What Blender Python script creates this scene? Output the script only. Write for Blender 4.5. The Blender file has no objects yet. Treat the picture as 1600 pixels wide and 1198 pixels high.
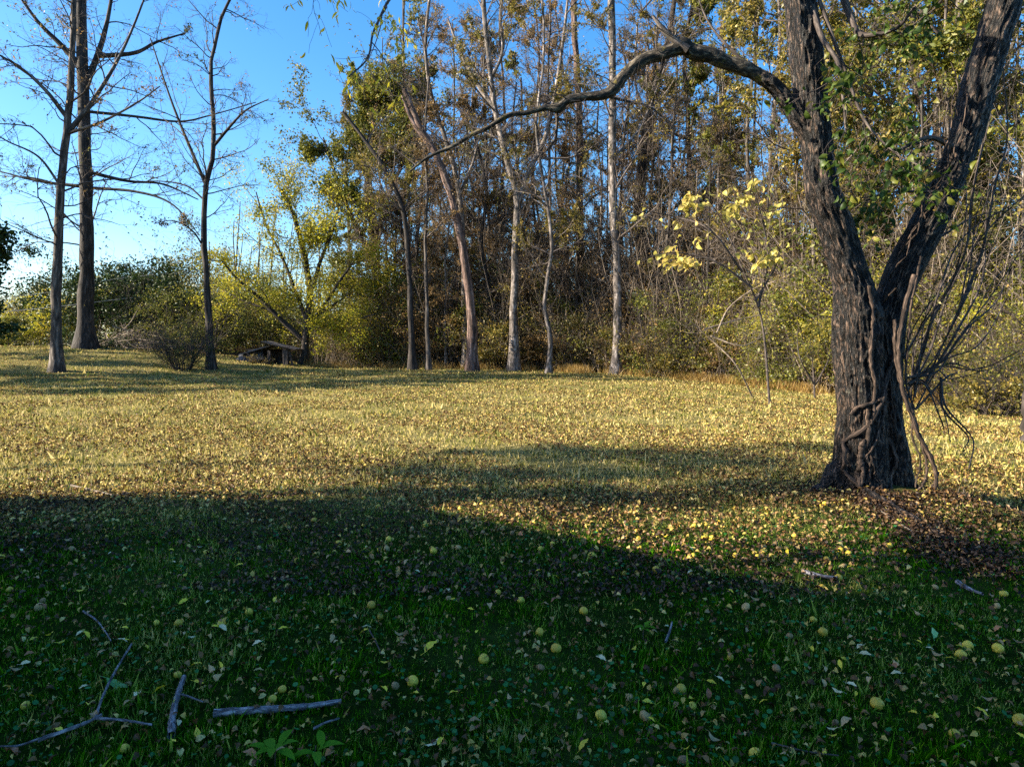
import bpy, math, random
import numpy as np
from mathutils import Vector, noise as mnoise

# ------------------------------------------------------------------ scene, camera, sky, sun
scene = bpy.context.scene
COL = scene.collection
rng = np.random.default_rng(7)
random.seed(7)
R = math.radians

CAM_H, FPX = 1.6, 1081.0
PITCH = R(3.12)
cam_d = bpy.data.cameras.new('camera')
cam = bpy.data.objects.new('camera', cam_d)
COL.objects.link(cam)
cam.location = (0, 0, CAM_H)
cam.rotation_euler = (R(90) - PITCH, 0, 0)
cam_d.sensor_width = 36
cam_d.lens = FPX / 1600 * 36
cam_d.clip_end = 3000
scene.camera = cam

SUN_EL, SUN_AZ = R(27), R(-97)          # azimuth clockwise from +Y (camera forward): from the left
sd = Vector((math.sin(SUN_AZ) * math.cos(SUN_EL), math.cos(SUN_AZ) * math.cos(SUN_EL), math.sin(SUN_EL)))
world = bpy.data.worlds.new('World')
scene.world = world
world.use_nodes = True
nt = world.node_tree
bg = nt.nodes['Background']
sky = nt.nodes.new('ShaderNodeTexSky')
sky.sky_type = 'NISHITA'
sky.sun_disc = False
sky.sun_elevation = SUN_EL
sky.sun_rotation = SUN_AZ
sky.air_density = 1.0
sky.dust_density = 1.0
sky.ozone_density = 3.5
hs = nt.nodes.new('ShaderNodeHueSaturation'); hs.inputs['Saturation'].default_value = 1.3
nt.links.new(sky.outputs[0], hs.inputs['Color']); nt.links.new(hs.outputs[0], bg.inputs[0])
bg.inputs[1].default_value = 0.10
sun_d = bpy.data.lights.new('sun', 'SUN')
sun_d.energy = 5.0
sun_d.angle = R(0.5)
sun_d.color = (1.0, 0.90, 0.72)
sun = bpy.data.objects.new('sun', sun_d)
COL.objects.link(sun)
sun.rotation_euler = sd.to_track_quat('Z', 'Y').to_euler()
scene.view_settings.view_transform = 'Standard'
scene.view_settings.look = 'None'
scene.view_settings.exposure = 1.75
scene.render.engine = 'CYCLES'
scene.cycles.max_bounces = 5
scene.cycles.diffuse_bounces = 2
scene.cycles.glossy_bounces = 2
scene.cycles.transmission_bounces = 2
scene.cycles.use_denoising = False

# ------------------------------------------------------------------ placement
def sm(a, b, x):
    t = np.clip((np.asarray(x, float) - a) / (b - a), 0, 1)
    return t * t * (3 - 2 * t)

TREE = np.array([3.95, 7.3])

def gz(x, y):
    x = np.asarray(x, float); y = np.asarray(y, float)
    z = 1.35 * sm(-9, -27, x) * sm(24, 43, y) + 0.18 * sm(30, 42, y) * sm(8, -4, x)
    z = z - 0.55 * sm(5, 16, x) * sm(9, 26, y)
    z = z - 4.0 * sm(45, 75, y) * sm(-26, -12, x)
    d2 = (x - TREE[0]) ** 2 + (y - TREE[1]) ** 2
    z = z + 0.13 * np.exp(-d2 / 1.3)
    z = z - 0.22 * sm(0.0, 1.1, (x - 4.15) + 0.55 * (y - 7.0)) * sm(9.5, 7.0, y) * sm(3.5, 5.5, y)
    z = z + 0.025 * np.sin(x * 1.7 + 1.3) * np.sin(y * 1.3) + 0.012 * np.sin(x * 4.1 + y * 2.3)
    return z

def P(px, py, Y):
    cx, cy = (px - 800) / FPX, -(py - 599) / FPX
    d = np.array([cx, math.cos(PITCH) + cy * math.sin(PITCH), -math.sin(PITCH) + cy * math.cos(PITCH)])
    return np.array([0, 0, CAM_H]) + d * (Y / d[1])

def ground_hit(px, py):
    """where the line of sight through a pixel of the photo meets the lawn"""
    lo, hi = 1.0, 60.0
    for _ in range(40):
        m = (lo + hi) / 2
        p = P(px, py, m)
        if p[2] > gz(p[0], p[1]): lo = m
        else: hi = m
    p = P(px, py, lo)
    return np.array([p[0], p[1], float(gz(p[0], p[1]))])

def to_px(p):
    v = np.array([p[0], p[1], p[2] - CAM_H])
    f = v[1] * math.cos(PITCH) - v[2] * math.sin(PITCH)
    u = v[1] * math.sin(PITCH) + v[2] * math.cos(PITCH)
    return 800 + FPX * v[0] / f, 599 - FPX * u / f

# ------------------------------------------------------------------ mesh helpers
def mesh_np(name, verts, faces, mat, parent=None, loc=None, smooth=True, fattr=None, vvec=None):
    """faces: list of (M,k) int arrays"""
    me = bpy.data.meshes.new(name)
    verts = np.ascontiguousarray(verts, dtype=np.float32)
    if loc is not None:
        verts = verts - np.asarray(loc, dtype=np.float32)
    me.vertices.add(len(verts))
    me.vertices.foreach_set('co', verts.ravel())
    loops = np.concatenate([f.ravel() for f in faces]).astype(np.int32)
    sizes = np.concatenate([np.full(len(f), f.shape[1]) for f in faces])
    starts = np.concatenate([[0], np.cumsum(sizes)[:-1]]).astype(np.int32)
    me.loops.add(len(loops))
    me.loops.foreach_set('vertex_index', loops)
    me.polygons.add(len(sizes))
    me.polygons.foreach_set('loop_start', starts)
    if smooth:
        me.polygons.foreach_set('use_smooth', np.ones(len(sizes), dtype=bool))
    me.update(calc_edges=True)
    if fattr is not None:
        a = me.attributes.new('rnd', 'FLOAT', 'FACE')
        a.data.foreach_set('value', np.ascontiguousarray(fattr, dtype=np.float32))
    if vvec is not None:
        a = me.attributes.new('bk', 'FLOAT_VECTOR', 'POINT')
        a.data.foreach_set('vector', np.ascontiguousarray(vvec, dtype=np.float32).ravel())
    if mat: me.materials.append(mat)
    o = bpy.data.objects.new(name, me)
    COL.objects.link(o)
    if parent is not None: o.parent = parent
    if loc is not None and parent is None: o.location = loc
    return o

def tag(o, label=None, cat=None, group=None, kind=None):
    if label: o['label'] = label
    if cat: o['category'] = cat
    if group: o['group'] = group
    if kind: o['kind'] = kind
    return o

def thing(name, loc, label, cat, group=None):
    o = bpy.data.objects.new(name, None)
    o.empty_display_size = 0.2
    COL.objects.link(o)
    o.location = loc
    return tag(o, label, cat, group)

def norm(a):
    return a / np.maximum(np.linalg.norm(a, axis=-1, keepdims=True), 1e-9)

class Tubes:
    def __init__(s): s.v, s.f, s.b, s.n = [], [], [], 0
    def add(s, pts, rad, sides, lump=0.0):
        """pts (N,K,3), rad (N,K)"""
        pts = np.asarray(pts, float); rad = np.asarray(rad, float)
        if pts.ndim == 2: pts, rad = pts[None], rad[None]
        N, K, _ = pts.shape
        if N == 0: return
        tan = norm(np.gradient(pts, axis=1))
        ref = np.where(np.abs(tan[:, :1, 2:3]) < 0.9, np.array([0., 0, 1]), np.array([1., 0, 0]))
        ref = np.repeat(ref, K, axis=1)
        u = norm(np.cross(tan, ref)); w = np.cross(tan, u)
        th = np.arange(sides) / sides * 2 * np.pi
        c, sn = np.cos(th), np.sin(th)
        rr = rad[:, :, None, None] * np.ones((1, 1, sides, 1))
        if lump: rr = rr * (1 + lump * rng.normal(size=(N, K, sides, 1)))
        ring = pts[:, :, None] + rr * (c[None, None, :, None] * u[:, :, None] + sn[None, None, :, None] * w[:, :, None])
        seg = np.linalg.norm(np.diff(pts, axis=1), axis=-1)
        L = np.concatenate([np.zeros((N, 1)), np.cumsum(seg, 1)], 1) + rng.uniform(0, 50, (N, 1))
        bk = np.stack([rad[:, :, None] * c, rad[:, :, None] * sn, np.repeat(L[:, :, None], sides, 2)], -1)
        idx = (np.arange(N * K * sides) + s.n).reshape(N, K, sides)
        a = idx[:, :-1]; b = idx[:, 1:]
        q = np.stack([a, np.roll(a, -1, 2), np.roll(b, -1, 2), b], -1).reshape(-1, 4)
        s.v.append(ring.reshape(-1, 3)); s.b.append(bk.reshape(-1, 3)); s.f.append(q)
        s.n += N * K * sides
    def build(s, name, mat, parent=None, loc=None):
        return mesh_np(name, np.concatenate(s.v), [np.concatenate(s.f)], mat, parent, loc, vvec=np.concatenate(s.b))

def resample(pts, K):
    pts = np.asarray(pts, float)
    # Catmull-Rom through the points
    p = np.vstack([2 * pts[0] - pts[1], pts, 2 * pts[-1] - pts[-2]])
    t = np.linspace(0, len(pts) - 1 - 1e-6, K); i = t.astype(int); f = (t - i)[:, None]
    a, b, c, d = p[i], p[i + 1], p[i + 2], p[i + 3]
    return 0.5 * (2 * b + (c - a) * f + (2 * a - 5 * b + 4 * c - d) * f ** 2 + (3 * b - a - 3 * c + d) * f ** 3)

def grow(start, dirs, length, wander, trop, K):
    """N branches at once: polylines (N,K,3)"""
    N = len(start)
    pts = np.empty((N, K, 3)); pts[:, 0] = start
    d = norm(dirs); st = (length / (K - 1))[:, None]
    for k in range(1, K):
        pts[:, k] = pts[:, k - 1] + d * st
        d = norm(d + rng.normal(size=(N, 3)) * wander + np.array([0, 0, trop]))
    return pts

def spawn(pts, rad, n, t0, t1, ang, spread=0.25):
    """n children per branch -> start, dir, parent radius, parent index"""
    N, K, _ = pts.shape
    pi = np.repeat(np.arange(N), n)
    t = rng.uniform(t0, t1, len(pi)) * (K - 1) * 0.999
    i = t.astype(int); f = (t - i)[:, None]
    s = pts[pi, i] * (1 - f) + pts[pi, i + 1] * f
    tan = norm(pts[pi, i + 1] - pts[pi, i])
    r = rad[pi, i] * (1 - f[:, 0]) + rad[pi, i + 1] * f[:, 0]
    rv = rng.normal(size=(len(pi), 3)); perp = norm(rv - (rv * tan).sum(-1, keepdims=True) * tan)
    a = ang + rng.normal(size=len(pi)) * spread
    return s, tan * np.cos(a)[:, None] + perp * np.sin(a)[:, None], r, pi, t / (K - 1)

def rand_rot(n, flat=0.0):
    """random orthonormal frames (n,3,3); flat>0 leans the normal towards up"""
    z = rng.normal(size=(n, 3)); z[:, 2] = np.abs(z[:, 2]) + flat; z = norm(z)
    r = rng.normal(size=(n, 3)); x = norm(r - (r * z).sum(-1, keepdims=True) * z)
    return np.stack([x, np.cross(z, x), z], 1)      # rows are axes

# leaf templates: x along the leaf, y across, z up; unit length
LEAF4 = (np.array([[0, 0, 0], [.45, -.26, .06], [1, 0, -.04], [.5, .26, .06]]), np.array([[0, 1, 2, 3]]))
LEAF_THIN = (np.array([[0, 0, 0], [.4, -.13, .05], [1, 0, -.12], [.45, .13, .05]]), np.array([[0, 1, 2, 3]]))
def leaf_rich(w=.28, curl=.18, fold=.12, n=5, tip=1.0):
    v, f = [], []
    for i in range(n + 1):
        t = i / n; ww = w * math.sin(math.pi * min(t * 0.96 + .02, 1) ** .85) ** .8
        zc = -curl * (t - .5) ** 2 * 4 + curl
        v += [[t, -ww, zc + fold * ww * 3], [t, 0, zc], [t, ww, zc + fold * ww * 3]]
    for i in range(n):
        a = i * 3
        f += [[a, a + 1, a + 4, a + 3], [a + 1, a + 2, a + 5, a + 4]]
    return np.array(v), np.array(f)
LEAF_BIG = leaf_rich()
BLADE3 = (np.array([[0, -.05, 0], [0, .05, 0], [.15, 0, 1.]]), np.array([[0, 1, 2]]))

def scatter(tpl, pos, rot, scale):
    tv, tf = tpl
    s = np.asarray(scale, float).reshape(len(pos), -1)
    if s.shape[1] == 1: s = np.repeat(s, 3, 1)
    v = np.einsum('nmj,njk->nmk', tv[None] * s[:, None], rot) + pos[:, None]
    f = tf[None] + (np.arange(len(pos)) * len(tv))[:, None, None]
    return v.reshape(-1, 3), f.reshape(-1, tf.shape[1]), len(tf)

def leaf_mesh(name, tpl, pos, rot, scale, mat, parent=None, loc=None, smooth=False, rnd=None):
    v, f, k = scatter(tpl, pos, rot, scale)
    r = rng.random(len(pos)) if rnd is None else rnd
    return mesh_np(name, v, [f], mat, parent, loc, smooth=smooth, fattr=np.repeat(r, k))

# ------------------------------------------------------------------ materials
def new_mat(name):
    m = bpy.data.materials.new(name); m.use_nodes = True
    n = m.node_tree; n.nodes.clear()
    return m, n, n.nodes, n.links

def ramp(nodes, stops, interp='LINEAR'):
    r = nodes.new('ShaderNodeValToRGB'); r.color_ramp.interpolation = interp
    e = r.color_ramp.elements
    while len(e) < len(stops): e.new(0.5)
    for el, (p, c) in zip(e, stops):
        el.position = p; el.color = (*c, 1)
    return r

def leaf_mat(name, stops, trans=0.4, clump=0.35, gloss=0.02):
    m, n, N, L = new_mat(name)
    at = N.new('ShaderNodeAttribute'); at.attribute_name = 'rnd'
    geo = N.new('ShaderNodeNewGeometry')
    no = N.new('ShaderNodeTexNoise'); no.inputs['Scale'].default_value = 0.8
    L.new(geo.outputs['Position'], no.inputs['Vector'])
    ad = N.new('ShaderNodeMath'); ad.operation = 'MULTIPLY_ADD'; ad.inputs[1].default_value = clump * 2.2; L.new(no.outputs[0], ad.inputs[0])
    s = N.new('ShaderNodeMath'); s.operation = 'MULTIPLY_ADD'; s.inputs[1].default_value = 1 - clump * 0.6; s.inputs[2].default_value = -clump * 0.85
    L.new(at.outputs['Fac'], s.inputs[0]); L.new(s.outputs[0], ad.inputs[2])
    r = ramp(N, stops); L.new(ad.outputs[0], r.inputs[0])
    d = N.new('ShaderNodeBsdfDiffuse'); t = N.new('ShaderNodeBsdfTranslucent'); g = N.new('ShaderNodeBsdfGlossy')
    g.inputs['Roughness'].default_value = 0.45
    L.new(r.outputs[0], d.inputs[0]); L.new(r.outputs[0], t.inputs[0])
    mx = N.new('ShaderNodeMixShader'); mx.inputs[0].default_value = trans
    L.new(d.outputs[0], mx.inputs[1]); L.new(t.outputs[0], mx.inputs[2])
    mg = N.new('ShaderNodeMixShader'); mg.inputs[0].default_value = gloss
    L.new(mx.outputs[0], mg.inputs[1]); L.new(g.outputs[0], mg.inputs[2])
    o = N.new('ShaderNodeOutputMaterial'); L.new(mg.outputs[0], o.inputs[0])
    return m

def bark_mat(name, dark, mid, light, scale=30, stretch=0.16, bump=0.5, dist=0.02, patch=None, patch_amt=0.5, rough=0.85):
    m, n, N, L = new_mat(name)
    at = N.new('ShaderNodeAttribute'); at.attribute_name = 'bk'
    mp = N.new('ShaderNodeVectorMath'); mp.operation = 'MULTIPLY'; mp.inputs[1].default_value = (1, 1, stretch)
    L.new(at.outputs['Vector'], mp.inputs[0])
    no = N.new('ShaderNodeTexNoise'); no.inputs['Scale'].default_value = scale; no.inputs['Detail'].default_value = 5; no.inputs['Roughness'].default_value = .62
    no.inputs['Distortion'].default_value = 0.6
    L.new(mp.outputs[0], no.inputs['Vector'])
    r = ramp(N, [(0.36, dark), (0.52, mid), (0.68, light)]); L.new(no.outputs[0], r.inputs[0])
    col = r.outputs[0]
    if patch:
        geo = N.new('ShaderNodeNewGeometry')
        n2 = N.new('ShaderNodeTexNoise'); n2.inputs['Scale'].default_value = 5; n2.inputs['Detail'].default_value = 6
        n2.inputs['Roughness'].default_value = .7
        L.new(geo.outputs['Position'], n2.inputs['Vector'])
        r2 = ramp(N, [(0.60 - 0.1 * patch_amt, (0, 0, 0)), (0.66 - 0.1 * patch_amt, (1, 1, 1))]); L.new(n2.outputs[0], r2.inputs[0])
        mul = N.new('ShaderNodeMath'); mul.operation = 'MULTIPLY'; mul.inputs[1].default_value = .7; L.new(r2.outputs[0], mul.inputs[0])
        mx = N.new('ShaderNodeMixRGB'); mx.inputs[2].default_value = (*patch, 1)
        L.new(mul.outputs[0], mx.inputs[0]); L.new(col, mx.inputs[1]); col = mx.outputs[0]
    b = N.new('ShaderNodeBsdfPrincipled'); b.inputs['Roughness'].default_value = rough
    b.inputs['Specular IOR Level'].default_value = 0.35
    L.new(col, b.inputs['Base Color'])
    bp = N.new('ShaderNodeBump'); bp.inputs['Strength'].default_value = bump; bp.inputs['Distance'].default_value = dist
    L.new(no.outputs[0], bp.inputs['Height']); L.new(bp.outputs[0], b.inputs['Normal'])
    o = N.new('ShaderNodeOutputMaterial'); L.new(b.outputs[0], o.inputs[0])
    return m

def plain_mat(name, c1, c2, scale=20, rough=0.8, bump=0.2, dist=0.01, metal=0.0):
    m, n, N, L = new_mat(name)
    tc = N.new('ShaderNodeTexCoord'); no = N.new('ShaderNodeTexNoise')
    no.inputs['Scale'].default_value = scale; no.inputs['Detail'].default_value = 6
    L.new(tc.outputs['Object'], no.inputs['Vector'])
    oi = N.new('ShaderNodeObjectInfo')
    ad = N.new('ShaderNodeMath'); ad.operation = 'MULTIPLY_ADD'; ad.inputs[1].default_value = .35; L.new(oi.outputs['Random'], ad.inputs[0])
    s2 = N.new('ShaderNodeMath'); s2.operation = 'SUBTRACT'; s2.inputs[1].default_value = .17; L.new(no.outputs[0], s2.inputs[0])
    L.new(s2.outputs[0], ad.inputs[2])
    r = ramp(N, [(0.3, c1), (0.68, c2)]); L.new(ad.outputs[0], r.inputs[0])
    b = N.new('ShaderNodeBsdfPrincipled'); b.inputs['Roughness'].default_value = rough; b.inputs['Metallic'].default_value = metal
    L.new(r.outputs[0], b.inputs['Base Color'])
    bp = N.new('ShaderNodeBump'); bp.inputs['Strength'].default_value = bump; bp.inputs['Distance'].default_value = dist
    L.new(no.outputs[0], bp.inputs['Height']); L.new(bp.outputs[0], b.inputs['Normal'])
    o = N.new('ShaderNodeOutputMaterial'); L.new(b.outputs[0], o.inputs[0])
    return m

M = {}
M['hero_bark'] = bark_mat('hero_bark', (.001, .0007, .0005), (.005, .0032, .002), (.20, .13, .09), scale=52, stretch=.2, bump=1.0, dist=.06, patch=(.16, .15, .11), patch_amt=-.5, rough=.55)
M['hero_limb'] = bark_mat('mossy_limb_bark', (.006, .005, .003), (.035, .027, .018), (.24, .19, .13), scale=34, stretch=.3, bump=.8, dist=.02, patch=(.20, .15, .02), patch_amt=0.2)
M['vine'] = bark_mat('vine_bark', (.006, .004, .003), (.045, .029, .02), (.19, .125, .09), scale=80, stretch=.10, bump=.8, dist=.01)
M['grey_bark'] = bark_mat('grey_bark', (.018, .014, .011), (.07, .056, .047), (.22, .18, .15), scale=9, stretch=.16, bump=.8, dist=.03)
M['dark_bark'] = bark_mat('dark_bark', (.008, .006, .005), (.03, .023, .019), (.10, .08, .07), scale=9, stretch=.15, bump=.8, dist=.04)
M['pale_bark'] = bark_mat('pale_bark', (.03, .024, .02), (.13, .105, .09), (.44, .37, .33), scale=7, stretch=.3, bump=.8, dist=.03, patch=(.05, .045, .03), patch_amt=.6)
M['red_bark'] = bark_mat('reddish_snag_bark', (.022, .014, .011), (.11, .065, .05), (.36, .25, .21), scale=7, stretch=.18, bump=.9, dist=.04, patch=(.06, .045, .035), patch_amt=.5)
M['twig'] = bark_mat('twig_bark', (.02, .014, .012), (.06, .045, .038), (.15, .12, .10), scale=40, stretch=.2, bump=.2)
M['wood_twig'] = bark_mat('woodland_twig_bark', (.035, .026, .022), (.11, .085, .07), (.26, .21, .18), scale=25, stretch=.2, bump=.2)
M['tan_twig'] = bark_mat('dry_twig_bark', (.08, .06, .04), (.20, .15, .11), (.36, .30, .24), scale=40, stretch=.2, bump=.2)
M['stick'] = bark_mat('weathered_stick_bark', (.03, .026, .028), (.14, .13, .14), (.40, .38, .40), scale=70, stretch=.25, bump=.6, dist=.006)

YEL = [(0.0, (.12, .14, .012)), (.4, (.34, .33, .025)), (.8, (.55, .46, .04)), (1, (.56, .36, .05))]
OLV = [(0.0, (.05, .065, .012)), (.4, (.12, .135, .022)), (.75, (.24, .22, .035)), (1, (.34, .24, .05))]
BRN = [(0.0, (.06, .045, .02)), (.4, (.17, .115, .045)), (.75, (.33, .20, .075)), (1, (.48, .28, .10))]
MIX = [(0.0, (.05, .06, .014)), (.35, (.14, .125, .025)), (.7, (.26, .19, .04)), (1, (.46, .32, .06))]
GRN = [(0.0, (.010, .026, .005)), (.5, (.028, .052, .010)), (1, (.065, .085, .022))]
LGR = [(0.0, (.05, .06, .012)), (.4, (.15, .145, .026)), (.75, (.36, .29, .045)), (1, (.50, .32, .09))]
M['yellow'] = leaf_mat('yellow_green_leaves', YEL, .5)
M['olive'] = leaf_mat('olive_leaves', OLV, .35)
M['brown'] = leaf_mat('brown_leaves', BRN, .4)
M['mixed'] = leaf_mat('autumn_mixed_leaves', MIX, .35)
M['green'] = leaf_mat('dark_evergreen_leaves', GRN, .15, gloss=.03)
M['light'] = leaf_mat('light_green_leaves', LGR, .5)
M['hero_leaf'] = leaf_mat('broad_green_leaves', [(0, (.025, .05, .01)), (.5, (.06, .10, .015)), (.85, (.14, .14, .02)), (1, (.16, .08, .03))], .35, .2)
M['pale_yellow'] = leaf_mat('pale_yellow_leaves', [(0, (.35, .30, .06)), (.5, (.55, .48, .12)), (1, (.60, .42, .14))], .45, .2)
M['gold'] = leaf_mat('hanging_gold_leaves', [(0, (.40, .36, .02)), (.5, (.66, .54, .03)), (1, (.72, .54, .05))], .6, .2)

def grass_mat(name, near, dry, streak, jitter):
    """blade colour: lusher green close to the house and the crest, straw coloured in the sunny middle of the lawn"""
    m, n, N, L = new_mat(name)
    geo = N.new('ShaderNodeNewGeometry'); sp = N.new('ShaderNodeSeparateXYZ'); L.new(geo.outputs['Position'], sp.inputs[0])
    no = N.new('ShaderNodeTexNoise'); no.inputs['Scale'].default_value = .7; no.inputs['Detail'].default_value = 6
    no.inputs['Roughness'].default_value = .65
    L.new(geo.outputs['Position'], no.inputs['Vector'])
    at = N.new('ShaderNodeAttribute'); at.attribute_name = 'rnd'
    # dryness = f(Y) + noise, held back to colour the shaded band darker
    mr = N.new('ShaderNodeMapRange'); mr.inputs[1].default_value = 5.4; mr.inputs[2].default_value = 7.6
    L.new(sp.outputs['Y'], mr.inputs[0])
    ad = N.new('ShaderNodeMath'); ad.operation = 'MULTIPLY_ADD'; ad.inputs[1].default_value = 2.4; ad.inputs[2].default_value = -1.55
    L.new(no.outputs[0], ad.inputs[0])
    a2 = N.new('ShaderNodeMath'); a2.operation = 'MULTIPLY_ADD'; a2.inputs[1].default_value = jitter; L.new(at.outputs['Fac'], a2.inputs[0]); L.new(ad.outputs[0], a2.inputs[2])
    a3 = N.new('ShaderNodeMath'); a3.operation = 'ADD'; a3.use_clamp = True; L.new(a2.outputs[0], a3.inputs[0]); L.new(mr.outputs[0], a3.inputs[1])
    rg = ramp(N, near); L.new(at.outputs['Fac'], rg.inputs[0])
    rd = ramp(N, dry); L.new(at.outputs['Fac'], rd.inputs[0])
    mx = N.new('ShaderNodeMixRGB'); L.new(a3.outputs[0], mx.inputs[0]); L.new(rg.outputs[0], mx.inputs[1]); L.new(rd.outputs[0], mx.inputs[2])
    # greener patches towards the crest
    n3 = N.new('ShaderNodeTexNoise'); n3.inputs['Scale'].default_value = .22; n3.inputs['Detail'].default_value = 4
    L.new(geo.outputs['Position'], n3.inputs['Vector'])
    m3 = N.new('ShaderNodeMapRange'); m3.inputs[1].default_value = 14; m3.inputs[2].default_value = 30; L.new(sp.outputs['Y'], m3.inputs[0])
    r3 = ramp(N, [(.45, (0, 0, 0)), (.62, (1, 1, 1))]); L.new(n3.outputs[0], r3.inputs[0])
    mm = N.new('ShaderNodeMath'); mm.operation = 'MULTIPLY'; L.new(m3.outputs[0], mm.inputs[0]); L.new(r3.outputs[0], mm.inputs[1])
    rs = ramp(N, streak); L.new(at.outputs['Fac'], rs.inputs[0])
    mx2 = N.new('ShaderNodeMixRGB'); L.new(mm.outputs[0], mx2.inputs[0]); L.new(mx.outputs[0], mx2.inputs[1]); L.new(rs.outputs[0], mx2.inputs[2])
    d = N.new('ShaderNodeBsdfDiffuse'); t = N.new('ShaderNodeBsdfTranslucent')
    L.new(mx2.outputs[0], d.inputs[0]); L.new(mx2.outputs[0], t.inputs[0])
    ms = N.new('ShaderNodeMixShader'); ms.inputs[0].default_value = .35
    L.new(d.outputs[0], ms.inputs[1]); L.new(t.outputs[0], ms.inputs[2])
    o = N.new('ShaderNodeOutputMaterial'); L.new(ms.outputs[0], o.inputs[0])
    return m
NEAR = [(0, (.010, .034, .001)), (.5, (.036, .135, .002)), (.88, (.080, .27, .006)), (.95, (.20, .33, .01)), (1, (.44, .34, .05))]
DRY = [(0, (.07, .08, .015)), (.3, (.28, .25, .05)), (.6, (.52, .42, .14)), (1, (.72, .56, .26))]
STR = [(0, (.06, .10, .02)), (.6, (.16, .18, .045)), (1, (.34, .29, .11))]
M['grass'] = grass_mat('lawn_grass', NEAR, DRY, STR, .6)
M['clover'] = leaf_mat('clover_leaves', [(0, (.006, .05, .008)), (.5, (.014, .11, .022)), (1, (.05, .22, .06))], .25, .2)
M['litter'] = leaf_mat('leaf_litter', [(0, (.04, .018, .007)), (.4, (.14, .072, .024)), (.65, (.32, .19, .07)), (.84, (.48, .35, .07)), (.95, (.62, .48, .18)), (1, (.40, .14, .04))], .15, .1)
M['mould'] = leaf_mat('leaf_mould_and_shade_band', [(0, (.008, .005, .003)), (.5, (.045, .026, .015)), (.85, (.13, .075, .04)), (1, (.30, .19, .10))], .1, .2)  # mould at the tree foot, and dark litter deepening the near shade band
M['tall_grass'] = leaf_mat('tall_dry_grass', [(0, (.14, .08, .02)), (.5, (.32, .19, .05)), (1, (.50, .36, .12))], .35, .2)

def ground_mat():
    m, n, N, L = new_mat('lawn_soil')
    geo = N.new('ShaderNodeNewGeometry'); sp = N.new('ShaderNodeSeparateXYZ'); L.new(geo.outputs['Position'], sp.inputs[0])
    nf = N.new('ShaderNodeTexNoise'); nf.inputs['Scale'].default_value = 14; nf.inputs['Detail'].default_value = 8; nf.inputs['Roughness'].default_value = .75
    L.new(geo.outputs['Position'], nf.inputs['Vector'])
    nb = N.new('ShaderNodeTexNoise'); nb.inputs['Scale'].default_value = .5; nb.inputs['Detail'].default_value = 5; L.new(geo.outputs['Position'], nb.inputs['Vector'])
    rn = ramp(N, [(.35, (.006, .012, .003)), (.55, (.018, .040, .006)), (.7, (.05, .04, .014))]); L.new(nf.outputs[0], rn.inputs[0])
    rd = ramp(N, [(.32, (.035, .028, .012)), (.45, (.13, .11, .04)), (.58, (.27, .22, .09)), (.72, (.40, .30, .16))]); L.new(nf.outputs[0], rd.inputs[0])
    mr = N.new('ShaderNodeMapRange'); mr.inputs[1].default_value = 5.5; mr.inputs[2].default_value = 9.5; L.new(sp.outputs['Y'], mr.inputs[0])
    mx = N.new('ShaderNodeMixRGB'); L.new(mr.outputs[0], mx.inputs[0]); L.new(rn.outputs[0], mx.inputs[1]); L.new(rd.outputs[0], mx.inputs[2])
    rg = ramp(N, [(.5, (0, 0, 0)), (.68, (.6, .6, .6))]); L.new(nb.outputs[0], rg.inputs[0])
    mg = N.new('ShaderNodeMixRGB'); mg.inputs[2].default_value = (.06, .09, .02, 1); L.new(rg.outputs[0], mg.inputs[0]); L.new(mx.outputs[0], mg.inputs[1])
    # woodland floor beyond the crest: brown leaf mould
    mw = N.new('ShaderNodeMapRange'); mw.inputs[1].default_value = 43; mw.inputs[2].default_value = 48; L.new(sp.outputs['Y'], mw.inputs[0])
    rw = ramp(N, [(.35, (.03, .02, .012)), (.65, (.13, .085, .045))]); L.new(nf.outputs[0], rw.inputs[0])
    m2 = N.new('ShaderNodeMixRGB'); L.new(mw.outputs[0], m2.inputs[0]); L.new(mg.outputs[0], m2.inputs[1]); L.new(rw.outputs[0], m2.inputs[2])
    b = N.new('ShaderNodeBsdfDiffuse'); L.new(m2.outputs[0], b.inputs[0])
    bp = N.new('ShaderNodeBump'); bp.inputs['Strength'].default_value = .8; bp.inputs['Distance'].default_value = .05
    L.new(nf.outputs[0], bp.inputs['Height']); L.new(bp.outputs[0], b.inputs['Normal'])
    o = N.new('ShaderNodeOutputMaterial'); L.new(b.outputs[0], o.inputs[0])
    return m

# ------------------------------------------------------------------ ground
def axis(a, b, fine, far):
    core = np.arange(a, b + 1e-6, fine)
    ext = []
    s, x = fine, b
    while x < far: s *= 1.25; x += s; ext.append(x)
    lo, s, x = [], fine, a
    while x > -far: s *= 1.25; x -= s; lo.append(x)
    return np.array(lo[::-1] + list(core) + ext)
gx = axis(-30, 30, .25, 900); gy = axis(-4, 60, .25, 900)
GX, GY = np.meshgrid(gx, gy)
GZ = gz(GX, GY)
gv = np.stack([GX, GY, GZ], -1).reshape(-1, 3)
ii = np.arange(len(gx) * len(gy)).reshape(len(gy), len(gx))
gf = np.stack([ii[:-1, :-1], ii[:-1, 1:], ii[1:, 1:], ii[1:, :-1]], -1).reshape(-1, 4)
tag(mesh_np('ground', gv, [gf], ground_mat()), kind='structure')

def sample_lawn(n, y0, y1, power=2.0, margin=1.12):
    """points on the lawn, thinning with distance"""
    u = rng.random(n)
    if power == 2.0:            # density per area ~ 1/y^2 -> pdf(y) ~ 1/y
        y = y0 * (y1 / y0) ** u
    else:
        k = 2 - power
        y = (y0 ** k + u * (y1 ** k - y0 ** k)) ** (1 / k)
    x = (rng.random(n) * 2 - 1) * 0.74 * margin * (y + .6)
    return x, y

def off_trunk(x, y, r=.42):
    return (x - TREE[0]) ** 2 + (y - TREE[1]) ** 2 > r * r

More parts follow.
